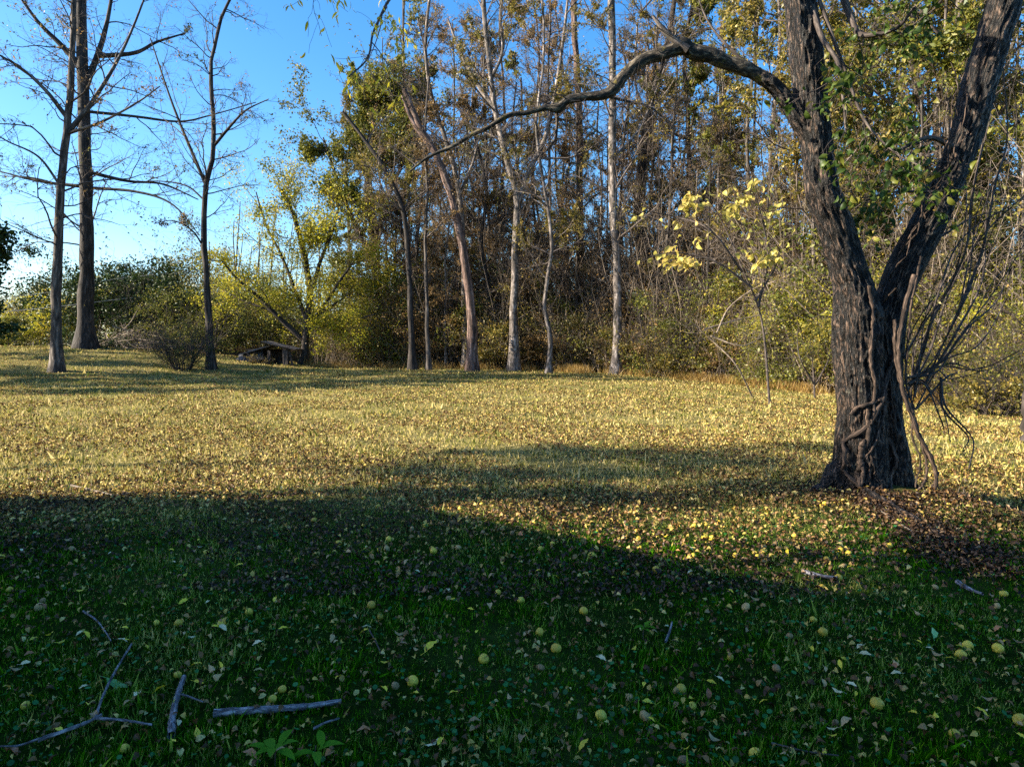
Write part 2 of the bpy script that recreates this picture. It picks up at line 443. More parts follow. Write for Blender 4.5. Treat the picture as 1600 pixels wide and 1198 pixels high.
# grass: near blades, fine; then coarser with distance
def blades(n, y0, y1, h0, wf, power=2.0, clump=1.0):
    x, y = sample_lawn(n, y0, y1, power)
    k = off_trunk(x, y); x, y = x[k], y[k]
    n = len(x)
    # clumpiness: pull towards jittered clump centres
    cs = .09 * (1 + y * .05)
    cx = (np.floor(x / cs) + .5 + .35 * np.sin(np.floor(x / cs) * 12.9 + np.floor(y / cs) * 78.2)) * cs
    cy = (np.floor(y / cs) + .5 + .35 * np.sin(np.floor(x / cs) * 39.3 + np.floor(y / cs) * 11.1)) * cs
    q = rng.random(n) ** 1.5 * .6 * clump
    x = x + (cx - x) * q; y = y + (cy - y) * q
    pos = np.stack([x, y, gz(x, y) - .004], -1)
    a = rng.uniform(0, 2 * np.pi, n)
    lean = rng.normal(0, .55, n)
    zx = np.stack([np.cos(a) * np.sin(lean), np.sin(a) * np.sin(lean), np.cos(lean)], -1)
    xx = np.stack([np.cos(a + 1.2), np.sin(a + 1.2), np.zeros(n)], -1)
    xx = norm(xx - (xx * zx).sum(-1, keepdims=True) * zx)
    rot = np.stack([xx, np.cross(zx, xx), zx], 1)
    tuft = .55 + .75 * np.clip(.5 + .5 * np.sin(x * 5.1 + 2 * np.sin(y * 3.7)) * np.sin(y * 6.3 + 1.7 * np.sin(x * 2.9)), 0, 1) ** 1.5
    h = h0 * rng.uniform(.4, 1.4, n) * tuft * (1 + y * .012) * np.where(rng.random(n) < .015, 2.0, 1)
    w = h * wf * (1 + y * .10)
    return scatter(BLADE3, pos, rot, np.stack([h, w, h], -1))
av, af, arn, off = [], [], [], 0
for args in [(260000, 1.9, 8.0, .034, 1.4), (190000, 7.5, 47, .06, 1.3)]:
    v, f, _ = blades(*args)
    av.append(v); af.append(f + off); off += len(v)
af = np.concatenate(af)
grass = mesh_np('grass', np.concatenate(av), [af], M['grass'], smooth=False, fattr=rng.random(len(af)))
tag(grass, 'short lawn grass, green in the shade and straw coloured in the sun', 'grass', kind='stuff')

# clover / ground ivy in the near shade
hexv = np.array([[0, 0, 0]] + [[math.cos(t) * (.5 + .06 * (i % 2)), math.sin(t) * .5, .05] for i, t in enumerate(np.arange(8) * math.pi / 4)])
hexf = np.array([[0, 1 + (2 * i), 1 + (2 * i + 1) % 8, 1 + (2 * i + 2) % 8] for i in range(4)])
x, y = sample_lawn(8500, 1.9, 8.0)
keep = (np.sin(x * 2.1 + 1) * np.sin(y * 2.7) + rng.normal(0, .5, len(x)) > -.25) & off_trunk(x, y, .6); x, y = x[keep], y[keep]
pos = np.stack([x, y, gz(x, y) + rng.uniform(.012, .045, len(x))], -1)
tag(leaf_mesh('clover', (hexv, hexf), pos, rand_rot(len(x), 2.2), rng.uniform(.008, .026, len(x)), M['clover'], smooth=True),
    'low round clover and ground ivy leaves among the shaded grass', 'ground cover', kind='stuff')

# far leaf litter and small litter
def litter(n, y0, y1, s0, s1, grow_):
    x, y = sample_lawn(n, y0, y1)
    pat = np.sin(x * .9 + 2 * np.sin(y * .5)) + np.sin(y * 1.1 + 1.5 * np.sin(x * .7)) + np.sin(x * 3.1 + y * 2.3) * .7 + rng.normal(0, .8, len(x))
    k = off_trunk(x, y, .45) & ((pat > -.7) & (rng.random(len(x)) < sm(4.6, 8.5, y) + .03) if y0 > 3 else pat > -9); x, y = x[k], y[k]
    pos = np.stack([x, y, gz(x, y) + rng.uniform(.002, .035, len(x))], -1)
    s = rng.uniform(s0, s1, len(x)) * (1 + y * grow_)
    return pos, s
p1, s1 = litter(6500, 1.9, 7.5, .012, .040, 0)
p2, s2 = litter(170000, 4.5, 47, .018, .046, .03)
pos = np.concatenate([p1, p2]); sc = np.concatenate([s1, s2])
tag(leaf_mesh('fallen_leaf_litter', LEAF_BIG if False else leaf_rich(.34, .25, .2, 3), pos, rand_rot(len(pos), .9), sc, M['litter'], smooth=True),
    'small dry fallen leaves scattered thickly over the whole lawn', 'leaf litter', kind='stuff')

# leaf mould and bark bits under the forked tree
n = 2600
a = rng.uniform(0, 2 * np.pi, n); rr = .35 + np.abs(rng.normal(0, .55, n))
x = TREE[0] + np.cos(a) * rr + .25 * rr; y = TREE[1] - .25 + np.sin(a) * rr * .8
n2 = 2600; tq = rng.random(n2); ra, rb_ = ground_hit(1352, 775), ground_hit(1560, 895)
x = np.concatenate([x, ra[0] + (rb_[0] - ra[0]) * tq + rng.normal(0, .10 + .1 * tq, n2)]); y = np.concatenate([y, ra[1] + (rb_[1] - ra[1]) * tq + rng.normal(0, .14, n2)]); n = len(x)
pos = np.stack([x, y, gz(x, y) + rng.uniform(.005, .035, n)], -1)
tag(leaf_mesh('tree_base_litter', leaf_rich(.3, .3, .3, 3), pos, rand_rot(n, .8), rng.uniform(.02, .05, n), M['mould'], smooth=True),
    'dark leaf mould heaped around the foot of the forked tree', 'leaf litter', kind='stuff')

x, y = sample_lawn(16000, 4.3, 7.4)  # band of litter coloured dark to stand in for deeper shade
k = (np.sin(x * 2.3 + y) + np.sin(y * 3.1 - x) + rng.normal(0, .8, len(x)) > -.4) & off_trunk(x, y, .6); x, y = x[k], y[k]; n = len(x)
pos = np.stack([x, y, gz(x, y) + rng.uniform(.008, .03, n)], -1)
tag(leaf_mesh('shade_band_litter', leaf_rich(.3, .2, .3, 3), pos, rand_rot(n, .9), rng.uniform(.018, .045, n), M['mould'], smooth=True),
    'leaf litter coloured dark to deepen the near edge of the shade', 'leaf litter', kind='stuff')

# tall dry grass along the wood edge
EDGE = [(-16, 44), (-9, 45), (-2, 43.5), (2, 42), (6, 39.5), (10, 35), (14, 29.5), (17, 25), (19.5, 20), (22, 17)]
EX = np.array([e[0] for e in EDGE]); EY = np.array([e[1] for e in EDGE])
def edge_y(x): return np.interp(x, EX, EY)
n = 26000
x = np.concatenate([rng.uniform(2, 20, n), rng.uniform(-13, 4, n // 5)])
y = edge_y(x) - np.abs(rng.normal(0, .9, len(x))) - .2 - np.where(x > 13, rng.uniform(0, 1.5, len(x)), 0)
k = (np.sin(x * 2.2) + np.sin(x * .9 + y * 1.3) + rng.normal(0, .6, len(x)) > -.3); x, y = x[k], y[k]; n = len(x)
pos = np.stack([x, y, gz(x, y) - .01], -1)
a = rng.uniform(0, 2 * np.pi, n); lean = rng.normal(0, .45, n)
zz = np.stack([np.cos(a) * np.sin(lean), np.sin(a) * np.sin(lean), np.cos(lean)], -1)
xx = np.stack([np.cos(a + 1.3), np.sin(a + 1.3), np.zeros(n)], -1); xx = norm(xx - (xx * zz).sum(-1, keepdims=True) * zz)
h = rng.uniform(.15, .62, n)
v, f, _ = scatter(BLADE3, pos, np.stack([xx, np.cross(zz, xx), zz], 1), np.stack([h, h * .55, h], -1))
tag(mesh_np('tall_dry_grass', v, [f], M['tall_grass'], smooth=False, fattr=rng.random(n)),
    'tall rusty dry grass along the edge of the wood', 'grass', kind='stuff')

# ------------------------------------------------------------------ tree builder
def tree(name, label, group, Y, trunk, w0, bark='grey', limbs=(), w1=None, leaf='mixed', nleaf=4000, lsize=.11,
         auto=10, t0=.35, blen=4.0, dens=(5, 6), ang=1.0, trop=.06, dY=0.0, wander=.16, thin=1.0, top_taper=.35, hang=None, cat='tree',
         ltpl=LEAF4, twigmat='twig', cluster=.05, low=None, even=0.0):
    """trunk/limbs: pixel paths at distance Y; w0: trunk width in photo pixels at the base"""
    trunk = list(trunk)
    base = P(trunk[0][0], trunk[0][1], Y)
    bx, by = base[0], base[1]
    pts = [np.array([bx, by, float(gz(bx, by)) - .15])]
    for i, (px, py) in enumerate(trunk[1:]):
        pts.append(P(px, py, Y + dY * (i + 1) / len(trunk)))
    px2m = Y / FPX
    K = 26
    tp = resample(pts, K); tt = np.linspace(0, 1, K)
    r0 = w0 * px2m / 2; r1 = (w1 * px2m / 2) if w1 else r0 * top_taper
    r0 *= .86 if name != 'lawn_tree' else .95
    tr = r0 + (r1 - r0) * tt; tr[:3] *= np.array([1.9, 1.3, 1.06]); tr *= 1 + .03 * np.sin(np.arange(K) * 1.7 + bx) + rng.normal(0, .02, K)
    tp[3:] += rng.normal(0, min(r0 * .12, .018), tp[3:].shape)
    root = thing(name, (bx, by, float(gz(bx, by))), label, cat, group)
    loc = np.array([bx, by, float(gz(bx, by))])
    T = Tubes(); T.add(tp, tr, 12, lump=.05)
    mains_p, mains_r, lens = [tp], [tr], [1.0]
    B = Tubes()
    for lb in limbs:
        path, lw = lb[0], lb[1]; ly = lb[2] if len(lb) > 2 else 0
        q = np.array([P(px, py, Y + ly * i / max(1, len(path) - 1)) for i, (px, py) in enumerate(path)])
        i0 = np.argmin(np.linalg.norm(tp - q[0], axis=1)); q[0] = q[0] * .3 + tp[i0] * .7 if np.linalg.norm(tp[i0] - q[0]) < .8 else q[0]
        lp = resample(q, K); lr = (lw * px2m / 2) * (1 - .72 * tt)
        T.add(lp, lr, 8, lump=.03)
        mains_p.append(lp); mains_r.append(lr)
    mp = np.array(mains_p); mr = np.array(mains_r)
    # automatic boughs: from the trunk above t0 and from each limb
    s, d, r, pi, t = spawn(mp[:1], mr[:1], auto, t0, .99, ang)
    bl = blen * (1.15 - .5 * t) * rng.uniform(.6, 1.2, len(s)) * .9
    if len(mains_p) > 1:
        s2, d2, r2, pi2, t2 = spawn(mp[1:], mr[1:], 6, .25, .98, ang * .8)
        ll = np.linalg.norm(np.diff(mp[1:], axis=1), axis=-1).sum(1)
        s = np.vstack([s, s2]); d = np.vstack([d, d2]); r = np.concatenate([r, r2])
        bl = np.concatenate([bl, ll[pi2] * .42 * rng.uniform(.5, 1.1, len(s2))])
    p1_ = grow(s, d, bl, wander, trop, 9)
    r1_ = np.minimum(r * .45, .012 + bl * .009)[:, None] * np.linspace(1, .3, 9)[None] * thin
    B.add(p1_, r1_, 5)
    s, d, r, pi, t = spawn(p1_, r1_, dens[0], .15, 1, .85)
    l2 = bl[pi] * .45 * rng.uniform(.5, 1.2, len(s))
    p2_ = grow(s, d, l2, wander * 1.3, trop * .6, 6)
    r2_ = np.maximum(r * .55, .006)[:, None] * np.linspace(1, .4, 6)[None] * thin
    B.add(p2_, r2_, 4)
    s, d, r, pi, t = spawn(p2_, r2_, dens[1], .15, 1, .75)
    l3 = l2[pi] * .5 * rng.uniform(.5, 1.3, len(s))
    p3_ = grow(s, d, l3, wander * 1.6, trop * .3, 4)
    r3_ = np.maximum(r[:, None] * .5, .0045) * np.linspace(1, .5, 4)[None] * thin
    B.add(p3_, r3_, 3)
    T.build('trunk', M[bark + '_bark'], root, loc)
    bo = B.build('branches', M[twigmat], root, loc)
    if nleaf:
        a3 = p3_.reshape(-1, 3); a2 = p2_[:, 2:].reshape(-1, 3); allp = np.vstack([a3, a3, a2])
        # uneven: some twigs bare, others tufted
        w = np.maximum(0, np.sin(allp[:, 0] * 1.9 + bx) + np.sin(allp[:, 2] * 1.7) + np.sin(allp[:, 1] * 1.5) + rng.normal(0, .6, len(allp)) + .9 + even) ** 1.3
        if low is not None: w = w * np.clip((low - allp[:, 2]) * .4 + 1, 0.1, 1)
        idx = rng.choice(len(allp), nleaf, p=w / w.sum())
        lp = allp[idx] + rng.normal(0, cluster, (nleaf, 3))
        rot = rand_rot(nleaf)
        leaf_mesh('leaves', ltpl, lp, rot, rng.uniform(.6, 1.3, nleaf) * lsize, M[leaf], root, loc)
    return root

# --- traced trees, left to right
TG = 'bare lawn trees on the left'
tree('lawn_tree', 'slim grey tree on the left lawn, nearest and leftmost of the bare trees', TG, 32,
     [(90, 586), (88, 500), (91, 400), (94, 300), (105, 200), (112, 100), (116, 0), (120, -160)], 17, 'grey',
     [([(108, 208), (140, 165), (175, 110), (205, 50), (240, -40)], 8, 1.5), ([(98, 185), (70, 140), (30, 105), (-30, 70)], 7, -1),
      ([(95, 290), (60, 245), (10, 220), (-40, 190)], 4, -1), ([(90, 285), (50, 278), (0, 275)], 4, 1),
      ([(103, 215), (160, 190), (215, 160), (250, 135)], 5, -1)],
     leaf='brown', nleaf=1100, lsize=.13, auto=24, t0=.3, blen=4.2, dens=(6, 6), trop=.03)
tree('lawn_tree', 'thick dark straight tree behind the slim grey one, wires passing beside it', TG, 41,
     [(134, 555), (134, 470), (136, 400), (134, 280), (130, 150), (127, 0), (124, -170)], 25, 'dark',
     [([(143, 125), (158, 70), (172, 10), (182, -70)], 10, 1), ([(122, 110), (95, 70), (60, 35), (20, -20)], 10, -1),
      ([(145, 278), (200, 283), (255, 288), (310, 312)], 6, 2), ([(140, 290), (215, 300), (270, 320), (312, 368)], 5, -1),
      ([(150, 88), (210, 83), (245, 66), (290, 52)], 8, 1), ([(146, 180), (210, 182), (280, 190), (330, 180), (400, 160)], 5, 2),
      ([(125, 285), (60, 283), (0, 268)], 6, 0)],
     leaf='olive', nleaf=2200, lsize=.13, auto=24, t0=.35, blen=5, dens=(6, 6), trop=.03, top_taper=.5)
tree('lawn_tree', 'slender forked tree on the lawn beside the spiky bush', TG, 36,
     [(330, 572), (325, 470), (319, 380), (321, 300), (333, 240), (332, 160), (330, 100), (345, 30), (370, -20)], 11, 'dark',
     [([(320, 295), (303, 245), (278, 185), (258, 130), (235, 60)], 6, 1), ([(335, 228), (362, 195), (385, 172), (420, 155)], 5, -1),
      ([(316, 320), (290, 290), (240, 283), (190, 290)], 3, 1), ([(322, 395), (300, 360), (270, 345), (240, 350)], 3, -1)],
     leaf='brown', nleaf=1200, lsize=.11, auto=28, t0=.30, blen=3.4, dens=(6, 7), trop=.05)
tree('crab_apple_tree', 'spreading yellow green tree with low forked limbs beside the collapsed shed', None, 44,
     [(474, 579), (477, 540), (480, 500), (484, 450), (476, 400), (460, 340), (440, 295)], 15, 'dark',
     [([(474, 535), (440, 500), (405, 465), (370, 435), (345, 405)], 8, -1), ([(480, 520), (505, 480), (530, 440), (560, 400)], 8, 1),
      ([(478, 500), (460, 450), (440, 400), (415, 350), (400, 300)], 7, 2), ([(482, 470), (500, 410), (520, 360), (530, 320)], 7, -2),
      ([(482, 500), (530, 470), (575, 440)], 5, 3), ([(474, 530), (430, 490), (380, 470), (345, 450)], 5, 1), ([(478, 515), (535, 505), (590, 490)], 5, -1)],
     leaf='yellow', nleaf=26000, lsize=.15, auto=26, t0=.2, blen=4.0, dens=(8, 7), trop=.01, cluster=.25, even=3.0)
tree('oak_tree', 'big olive green tree rising behind the yellow green tree', None, 50,
     [(590, 590), (590, 480), (585, 380), (575, 280), (580, 200), (590, 150)], 20, 'dark',
     [([(585, 420), (550, 340), (520, 260), (505, 215)], 8), ([(583, 380), (610, 300), (640, 230), (650, 190)], 8),
      ([(580, 300), (560, 230), (545, 180)], 7, 2)],
     leaf='olive', nleaf=52000, lsize=.20, auto=34, t0=.2, blen=4.6, dens=(6, 7), even=2.5, cluster=.2)
tree('leaning_snag', 'reddish leaning dead trunk with a broken top and no leaves', None, 40,
     [(738, 576), (736, 480), (722, 380), (700, 290), (683, 245), (655, 195), (632, 140)], 18, 'red',
     [([(670, 235), (645, 190), (628, 150)], 10)], w1=8, nleaf=0, auto=5, t0=.5, blen=1.4, dens=(3, 3))
SL = 'slender trees at the edge of the wood'
tree('woodland_tree', 'thin dark trunk at the lawn edge that bends left near its top', SL, 41,
     [(645, 577), (641, 470), (633, 350), (615, 290), (575, 225), (535, 175)], 12, 'dark', leaf='mixed', twigmat='wood_twig', thin=1.3, nleaf=5000, auto=16, blen=3.4)
tree('woodland_tree', 'very thin straight trunk just right of the one that bends left', SL, 41,
     [(670, 577), (667, 470), (665, 380), (668, 300), (664, 220), (670, 120)], 8, 'grey', leaf='brown', twigmat='wood_twig', thin=1.3, nleaf=5000, auto=16, blen=3)
tree('woodland_tree', 'thin pale forking trunk rising into the blue gap right of the leaning snag', SL, 43,
     [(728, 578), (725, 430), (718, 300), (695, 215), (672, 140), (665, 60), (680, -60)], 11, 'pale',
     [([(718, 300), (745, 230), (738, 160), (745, 90)], 5)], leaf='brown', twigmat='wood_twig', thin=1.3, nleaf=3200, auto=16, blen=3.2)
tree('forked_woodland_tree', 'tall pale trunk splitting in a wide V high up in the middle of the wood', None, 40,
     [(803, 582), (803, 480), (805, 400), (808, 310), (788, 235), (775, 180), (765, 100), (757, 20), (750, -90)], 16, 'pale',
     [([(808, 315), (830, 260), (852, 215), (870, 130), (885, 20), (890, -60)], 10, 2), ([(775, 175), (745, 130), (722, 90), (700, 30)], 9, 1),
      ([(770, 130), (785, 80), (782, 20), (795, -50)], 6, -1)],
     leaf='mixed', twigmat='wood_twig', thin=1.3, nleaf=8400, auto=16, t0=.4, blen=4.2, dens=(5, 5))
tree('woodland_tree', 'thin light trunk with a crook, between the V shaped tree and the tallest pale trunk', SL, 38,
     [(857, 588), (860, 530), (851, 480), (856, 430), (862, 380), (852, 300), (838, 200), (850, 80), (845, -40)], 9, 'pale', leaf='mixed', twigmat='wood_twig', thin=1.3, nleaf=7600, auto=18, blen=3.6)
tree('tall_pale_tree', 'tallest straight pale trunk, standing behind the long side limb of the big tree', None, 38,
     [(962, 592), (964, 520), (965, 440), (958, 300), (957, 150), (955, 0), (953, -160)], 17, 'pale',
     [([(960, 260), (1000, 200), (1030, 130), (1060, 40)], 6, 1)], leaf='mixed', twigmat='wood_twig', thin=1.3, nleaf=8400, auto=16, t0=.4, blen=4.4, dens=(5, 5), top_taper=.6)
tree('woodland_tree', 'straight reddish brown trunk left of the tallest pale trunk', SL, 46,
     [(908, 590), (908, 450), (906, 300), (905, 180), (898, 60), (896, -90)], 14, 'red', leaf='olive', twigmat='wood_twig', thin=1.3, nleaf=10400, auto=18, t0=.3, blen=4.6, top_taper=.6)
tree('woodland_tree', 'thick dark trunk right of the tallest pale trunk, slanting right at the top', SL, 42,
     [(1000, 590), (1003, 450), (998, 330), (1002, 250), (1018, 160), (1045, 60), (1060, -60)], 19, 'dark',
     [([(1000, 300), (1012, 220), (1022, 120), (1028, 20)], 9, 1)], leaf='mixed', twigmat='wood_twig', thin=1.3, nleaf=10400, auto=18, t0=.3, blen=4.6)
tree('woodland_tree', 'slender trunk left of the big forked tree, behind the pale yellow leaves', SL, 37,
     [(1172, 600), (1178, 450), (1170, 320), (1168, 200), (1180, 60), (1175, -60)], 9, 'grey', leaf='olive', twigmat='wood_twig', thin=1.3, nleaf=10400, auto=20, t0=.2, blen=3.8)
tree('woodland_tree', 'crooked brown trunk behind the gap between snag and V shaped tree', SL, 44,
     [(760, 580), (765, 470), (752, 380), (760, 300), (742, 210), (728, 150)], 9, 'dark', leaf='brown', twigmat='wood_twig', thin=1.3, nleaf=11000, auto=18, t0=.1, blen=3.6)

# --- random woodland behind, in several reused shapes
LAND = {}
def landmark_label(px, items):
    best = min(items, key=lambda k: abs(items[k] - px))
    side = 'left' if px < items[best] else 'right'
    return best, side
WL = {'the yellow green tree': 475, 'the leaning snag': 700, 'the V shaped tree': 805, 'the tallest pale trunk': 958, 'the pale yellow leaves': 1130, 'the big forked tree': 1360}
protos = {}
WOOD_EXTRA = None
def proto(key, **kw):
    o = tree('woodland_tree', 'x', 'trees deep in the wood', 40, **kw)
    protos[key] = (o, o.location.copy())
    return o
def vpath(lean=0, top=-80, seed=0):
    r_ = np.random.default_rng(seed)
    ys = np.linspace(560, top, 7)
    return [(800 + lean * i / 6 * 1.0 + (r_.normal(0, 7) if i else 0), yy) for i, yy in enumerate(ys)]
spec = [('mixed', 'grey', 12000, -25, .15), ('olive', 'dark', 18000, 20, .19), ('brown', 'pale', 10000, 10, .14), ('olive', 'grey', 15000, -10, .18), ('brown', 'dark', 13000, 35, .15), ('light', 'grey', 15000, 0, .18), ('light', 'pale', 12000, 25, .18)]
for i, (lf, bk_, nl, lean, ls) in enumerate(spec):
    proto(i, trunk=vpath(lean, -90 - 20 * i, i), w0=6 + (i * 5) % 6, bark=bk_, leaf=lf, nleaf=nl, lsize=ls, auto=26, t0=.10, blen=4.6, dens=(6, 7), twigmat='wood_twig', thin=1.3)
used = {}
cnt = {}
WORDS = ['', 'second ', 'third ', 'fourth ', 'fifth ', 'sixth ', 'seventh ', 'eighth ', 'ninth ', 'tenth ']
LEAFW = ['mixed brown and green', 'dull olive', 'sparse brown', 'grey green', 'dark brown', 'light yellow green', 'bright green']
places = []
for k in range(26):
    px = 530 + (k / 25) * 620 + rng.uniform(-14, 14)
    places.append((px, rng.uniform(46, 66), int(rng.integers(0, 5))))
for k in range(15):
    px = 1130 + k * 44 + rng.uniform(-14, 14)
    places.append((px, rng.uniform(32, 52) + 4, int(rng.choice([5, 6, 5, 3, 0]))))
for k in range(7):
    places.append((1215 + k * 68 + rng.uniform(-20, 20), rng.uniform(27, 34) + 3 - k * .5, int(rng.choice([5, 6, 0, 3]))))
for k in range(13):      # shorter twiggy trees along the front
    places.append((655 + k * 45 + rng.uniform(-12, 12), rng.uniform(43, 47) - max(0, k - 7) * 1.2, int(rng.choice([0, 2, 4, 2])), .58))
for k in range(8):       # lit yellow green trees right of the big one
    px_ = 1240 + k * 58; xx_ = (px_ - 800) / FPX; Y_ = 30.
    for _ in range(20): Y_ = .5 * Y_ + .5 * float(edge_y(xx_ * Y_))
    places.append((px_, Y_ + 2.5 + (k % 2) * 1.5, int([5, 6, 0, 5, 3][k % 5]), .55))
for k, (px, Y, ki, *sc_) in enumerate(sorted(places)):
    base = P(px, 560, Y); bx, by = base[0], base[1]
    src, sl = protos[ki]
    if ki not in used:
        o = src; kids = list(src.children); used[ki] = 1
    else:
        o = src.copy(); COL.objects.link(o)
        for ch in src.children:
            c = ch.copy(); c.parent = o; COL.objects.link(c)
    o.location = (bx, by, float(gz(bx, by)))
    o.rotation_euler = (0, 0, rng.uniform(0, 6.28))
    s_ = rng.uniform(.8, 1.1) * (1.15 if px > 1000 else 1.0) * (.8 if px < 620 else 1); 
    if sc_: s_ = s_ * sc_[0]
    o.scale = (s_, s_, s_ * rng.uniform(.95, 1.15))
    lm, side = landmark_label(px, WL)
    lm = lm.replace('the tallest pale trunk', 'the tallest pale tree'); key = (LEAFW[ki], lm, side, bool(sc_)); cnt[key] = cnt.get(key, 0) + 1
    o['label'] = f"{WORDS[min(cnt[key]-1, 9)]}{LEAFW[ki]} leaved {'low' if sc_ else 'tall'} tree behind, {side} of {lm}"
for ki in protos:
    if ki not in used:
        o = protos[ki][0]
        for ch in list(o.children): bpy.data.objects.remove(ch)
        bpy.data.objects.remove(o)

# bare, twiggy trees standing in the front of the wood
bare = []
for i in range(4):
    bare.append(tree('bare_woodland_tree', 'x', 'bare twiggy trees in the front of the wood', 40, vpath([18, -22, 8, -12][i], 120 - 60 * i, 40 + i), 6 + i, ['grey', 'dark', 'pale', 'grey'][i],
                     leaf='brown', nleaf=2600, lsize=.11, auto=34, t0=.06, blen=3.6, dens=(9, 8), twigmat='wood_twig', thin=1.25, wander=.2))
cnt3 = {}; fb = [True] * 4
for k in range(40):
    px = 590 + k * 24 + rng.uniform(-10, 10); X_ = (px - 800) / FPX; Y = 38.
    for _ in range(20): Y = .5 * Y + .5 * float(edge_y(X_ * Y))
    Y += rng.uniform(.6, 4.5); i = k % 4; src = bare[i]
    if fb[i]: o = src; fb[i] = False
    else:
        o = src.copy(); COL.objects.link(o)
        for ch in src.children:
            c = ch.copy(); c.parent = o; COL.objects.link(c)
    o.location = (X_ * Y, Y, float(gz(X_ * Y, Y))); o.rotation_euler = (0, 0, rng.uniform(0, 6.28)); s_ = rng.uniform(.5, .95) * Y / 42; o.scale = (s_, s_, s_)
    lm, side = landmark_label(px, WL); key = (lm, side); cnt3[key] = cnt3.get(key, 0) + 1
    o['label'] = f"{WORDS[min(cnt3[key]-1, 9)]}bare twiggy small tree {side} of {lm}"

# --- far left tree line and shrubs (individual shrubs and trees)
def shrub(name, label, group, px, Y, w, h, leaf='mixed', n=3500, lsize=.10, stems=26, twig='twig', clumpy=1.5, evergreen=False, cat='shrub', up=.9, zoff=0):
    base = P(px, 560, Y); bx, by = base[0], base[1]; bz = float(gz(bx, by)) + zoff
    root = thing(name, (bx, by, bz), label, cat, group); loc = np.array([bx, by, bz])
    a = rng.uniform(0, 2 * np.pi, stems)
    s = np.stack([bx + np.cos(a) * w * .15, by + np.sin(a) * w * .15, np.full(stems, bz - .05)], -1)
    d = np.stack([np.cos(a) * w / h * .55, np.sin(a) * w / h * .55, np.full(stems, up)], -1) + rng.normal(0, .25, (stems, 3))
    L_ = h * rng.uniform(.6, 1.05, stems)
    p = grow(s, d, L_, .17, .02, 9); r = np.linspace(1, .3, 9)[None] * rng.uniform(.012, .03, stems)[:, None]
    B = Tubes(); B.add(p, r, 4)
    s, d, rr_, pi, t = spawn(p, r, 8, .15, 1, .9)
    l2 = L_[pi] * .38 * rng.uniform(.4, 1.2, len(s))
    p2 = grow(s, d, l2, .25, 0, 5); r2 = np.maximum(rr_ * .5, .004)[:, None] * np.linspace(1, .5, 5)[None]; B.add(p2, r2, 3)
    s, d, rr_, pi, t = spawn(p2, r2, 3, .2, 1, .9)
    p3 = grow(s, d, l2[pi] * .5, .3, 0, 3); B.add(p3, np.full((len(s), 3), .004), 3)
    B.build('stems', M[twig], root, loc)
    pool = np.vstack([p2[:, 1:].reshape(-1, 3), p3.reshape(-1, 3)])
    if evergreen:   # leafy shell of an evergreen
        pool = np.vstack([pool, pool * .5 + loc * .5 + np.array([0, 0, h * .25])])
    if n:
        nb = 120 if evergreen else 80
        ctr = pool[rng.integers(0, len(pool), nb)]; bw_ = rng.uniform(.2, 1, nb)
        q_ = rng.choice(nb, n, p=bw_ / bw_.sum()); sg = h * (.055 if evergreen else .05) * rng.uniform(.6, 1.4, nb)
        lp = ctr[q_] + rng.normal(size=(n, 3)) * sg[q_][:, None] * np.array([1.2, 1.2, .8])
        nn = n // 4; lp[:nn] = pool[rng.integers(0, len(pool), nn)] + rng.normal(0, .05, (nn, 3)); lp[:, 2] = np.maximum(lp[:, 2], bz + .03)
        leaf_mesh('leaves', LEAF4, lp, rand_rot(n), rng.uniform(.6, 1.3, n) * lsize, M[leaf], root, loc)
    return root

shrub('evergreen_tree', 'dark green rounded evergreen tree right of the thick dark trunk', None, 192, 52, 8.5, 8.0, 'green', 34000, .22, 60, evergreen=True, cat='tree')
shrub('evergreen_tree', 'lower dark evergreen tree between the wires and the slender forked tree', None, 268, 50, 6.5, 5.6, 'green', 22000, .20, 44, evergreen=True, cat='tree')
shrub('spiky_bush', 'dark bush with upright shoots growing on the lawn left of the slender tree', None, 284, 35, 2.3, 2.6, 'olive', 2600, .07, 60, up=1.3)
mY = 24.0; mb = P(-34, 600, mY); mz = float(gz(mb[0], mY)); mloc = np.array([mb[0], mY, mz])
mroot = thing('magnolia_tree', mloc, 'dark glossy broad leaved tree, only a clump of its leaves showing at the left edge', 'tree')
T = Tubes(); mtr = resample([mloc - [0, 0, .1], mloc + [0, 0, 2.], P(-34, 330, mY), P(-30, 200, mY)], 16); T.add(mtr, np.linspace(.14, .05, 16), 8)
s_, d_, r_, pi_, t_ = spawn(mtr[None], np.full((1, 16), .08), 22, .30, .60, 1.2); mp_ = grow(s_, d_, rng.uniform(.6, 1.45, 22), .15, .02, 8); T.add(mp_, np.linspace(.03, .01, 8)[None].repeat(22, 0), 5)
T.build('trunk', M['dark_bark'], mroot, mloc)
mpool = mp_[:, 3:].reshape(-1, 3); idx = rng.integers(0, len(mpool), 5200)
leaf_mesh('leaves', LEAF_BIG, mpool[idx] + rng.normal(0, .13, (5200, 3)), rand_rot(5200), rng.uniform(.10, .19, 5200), M['green'], mroot, mloc, smooth=True)
mY2 = None
shrub('laurel_bush', 'low dark leafy bush at the foot of the thick dark trunk', None, 160, 43, 5.0, 1.5, 'green', 4200, .11, 36, up=.6)
shrub('sapling', 'dull green sapling thicket behind the spiky bush', None, 300, 45, 6.5, 5.2, 'olive', 8000, .12, 34, cat='shrub')
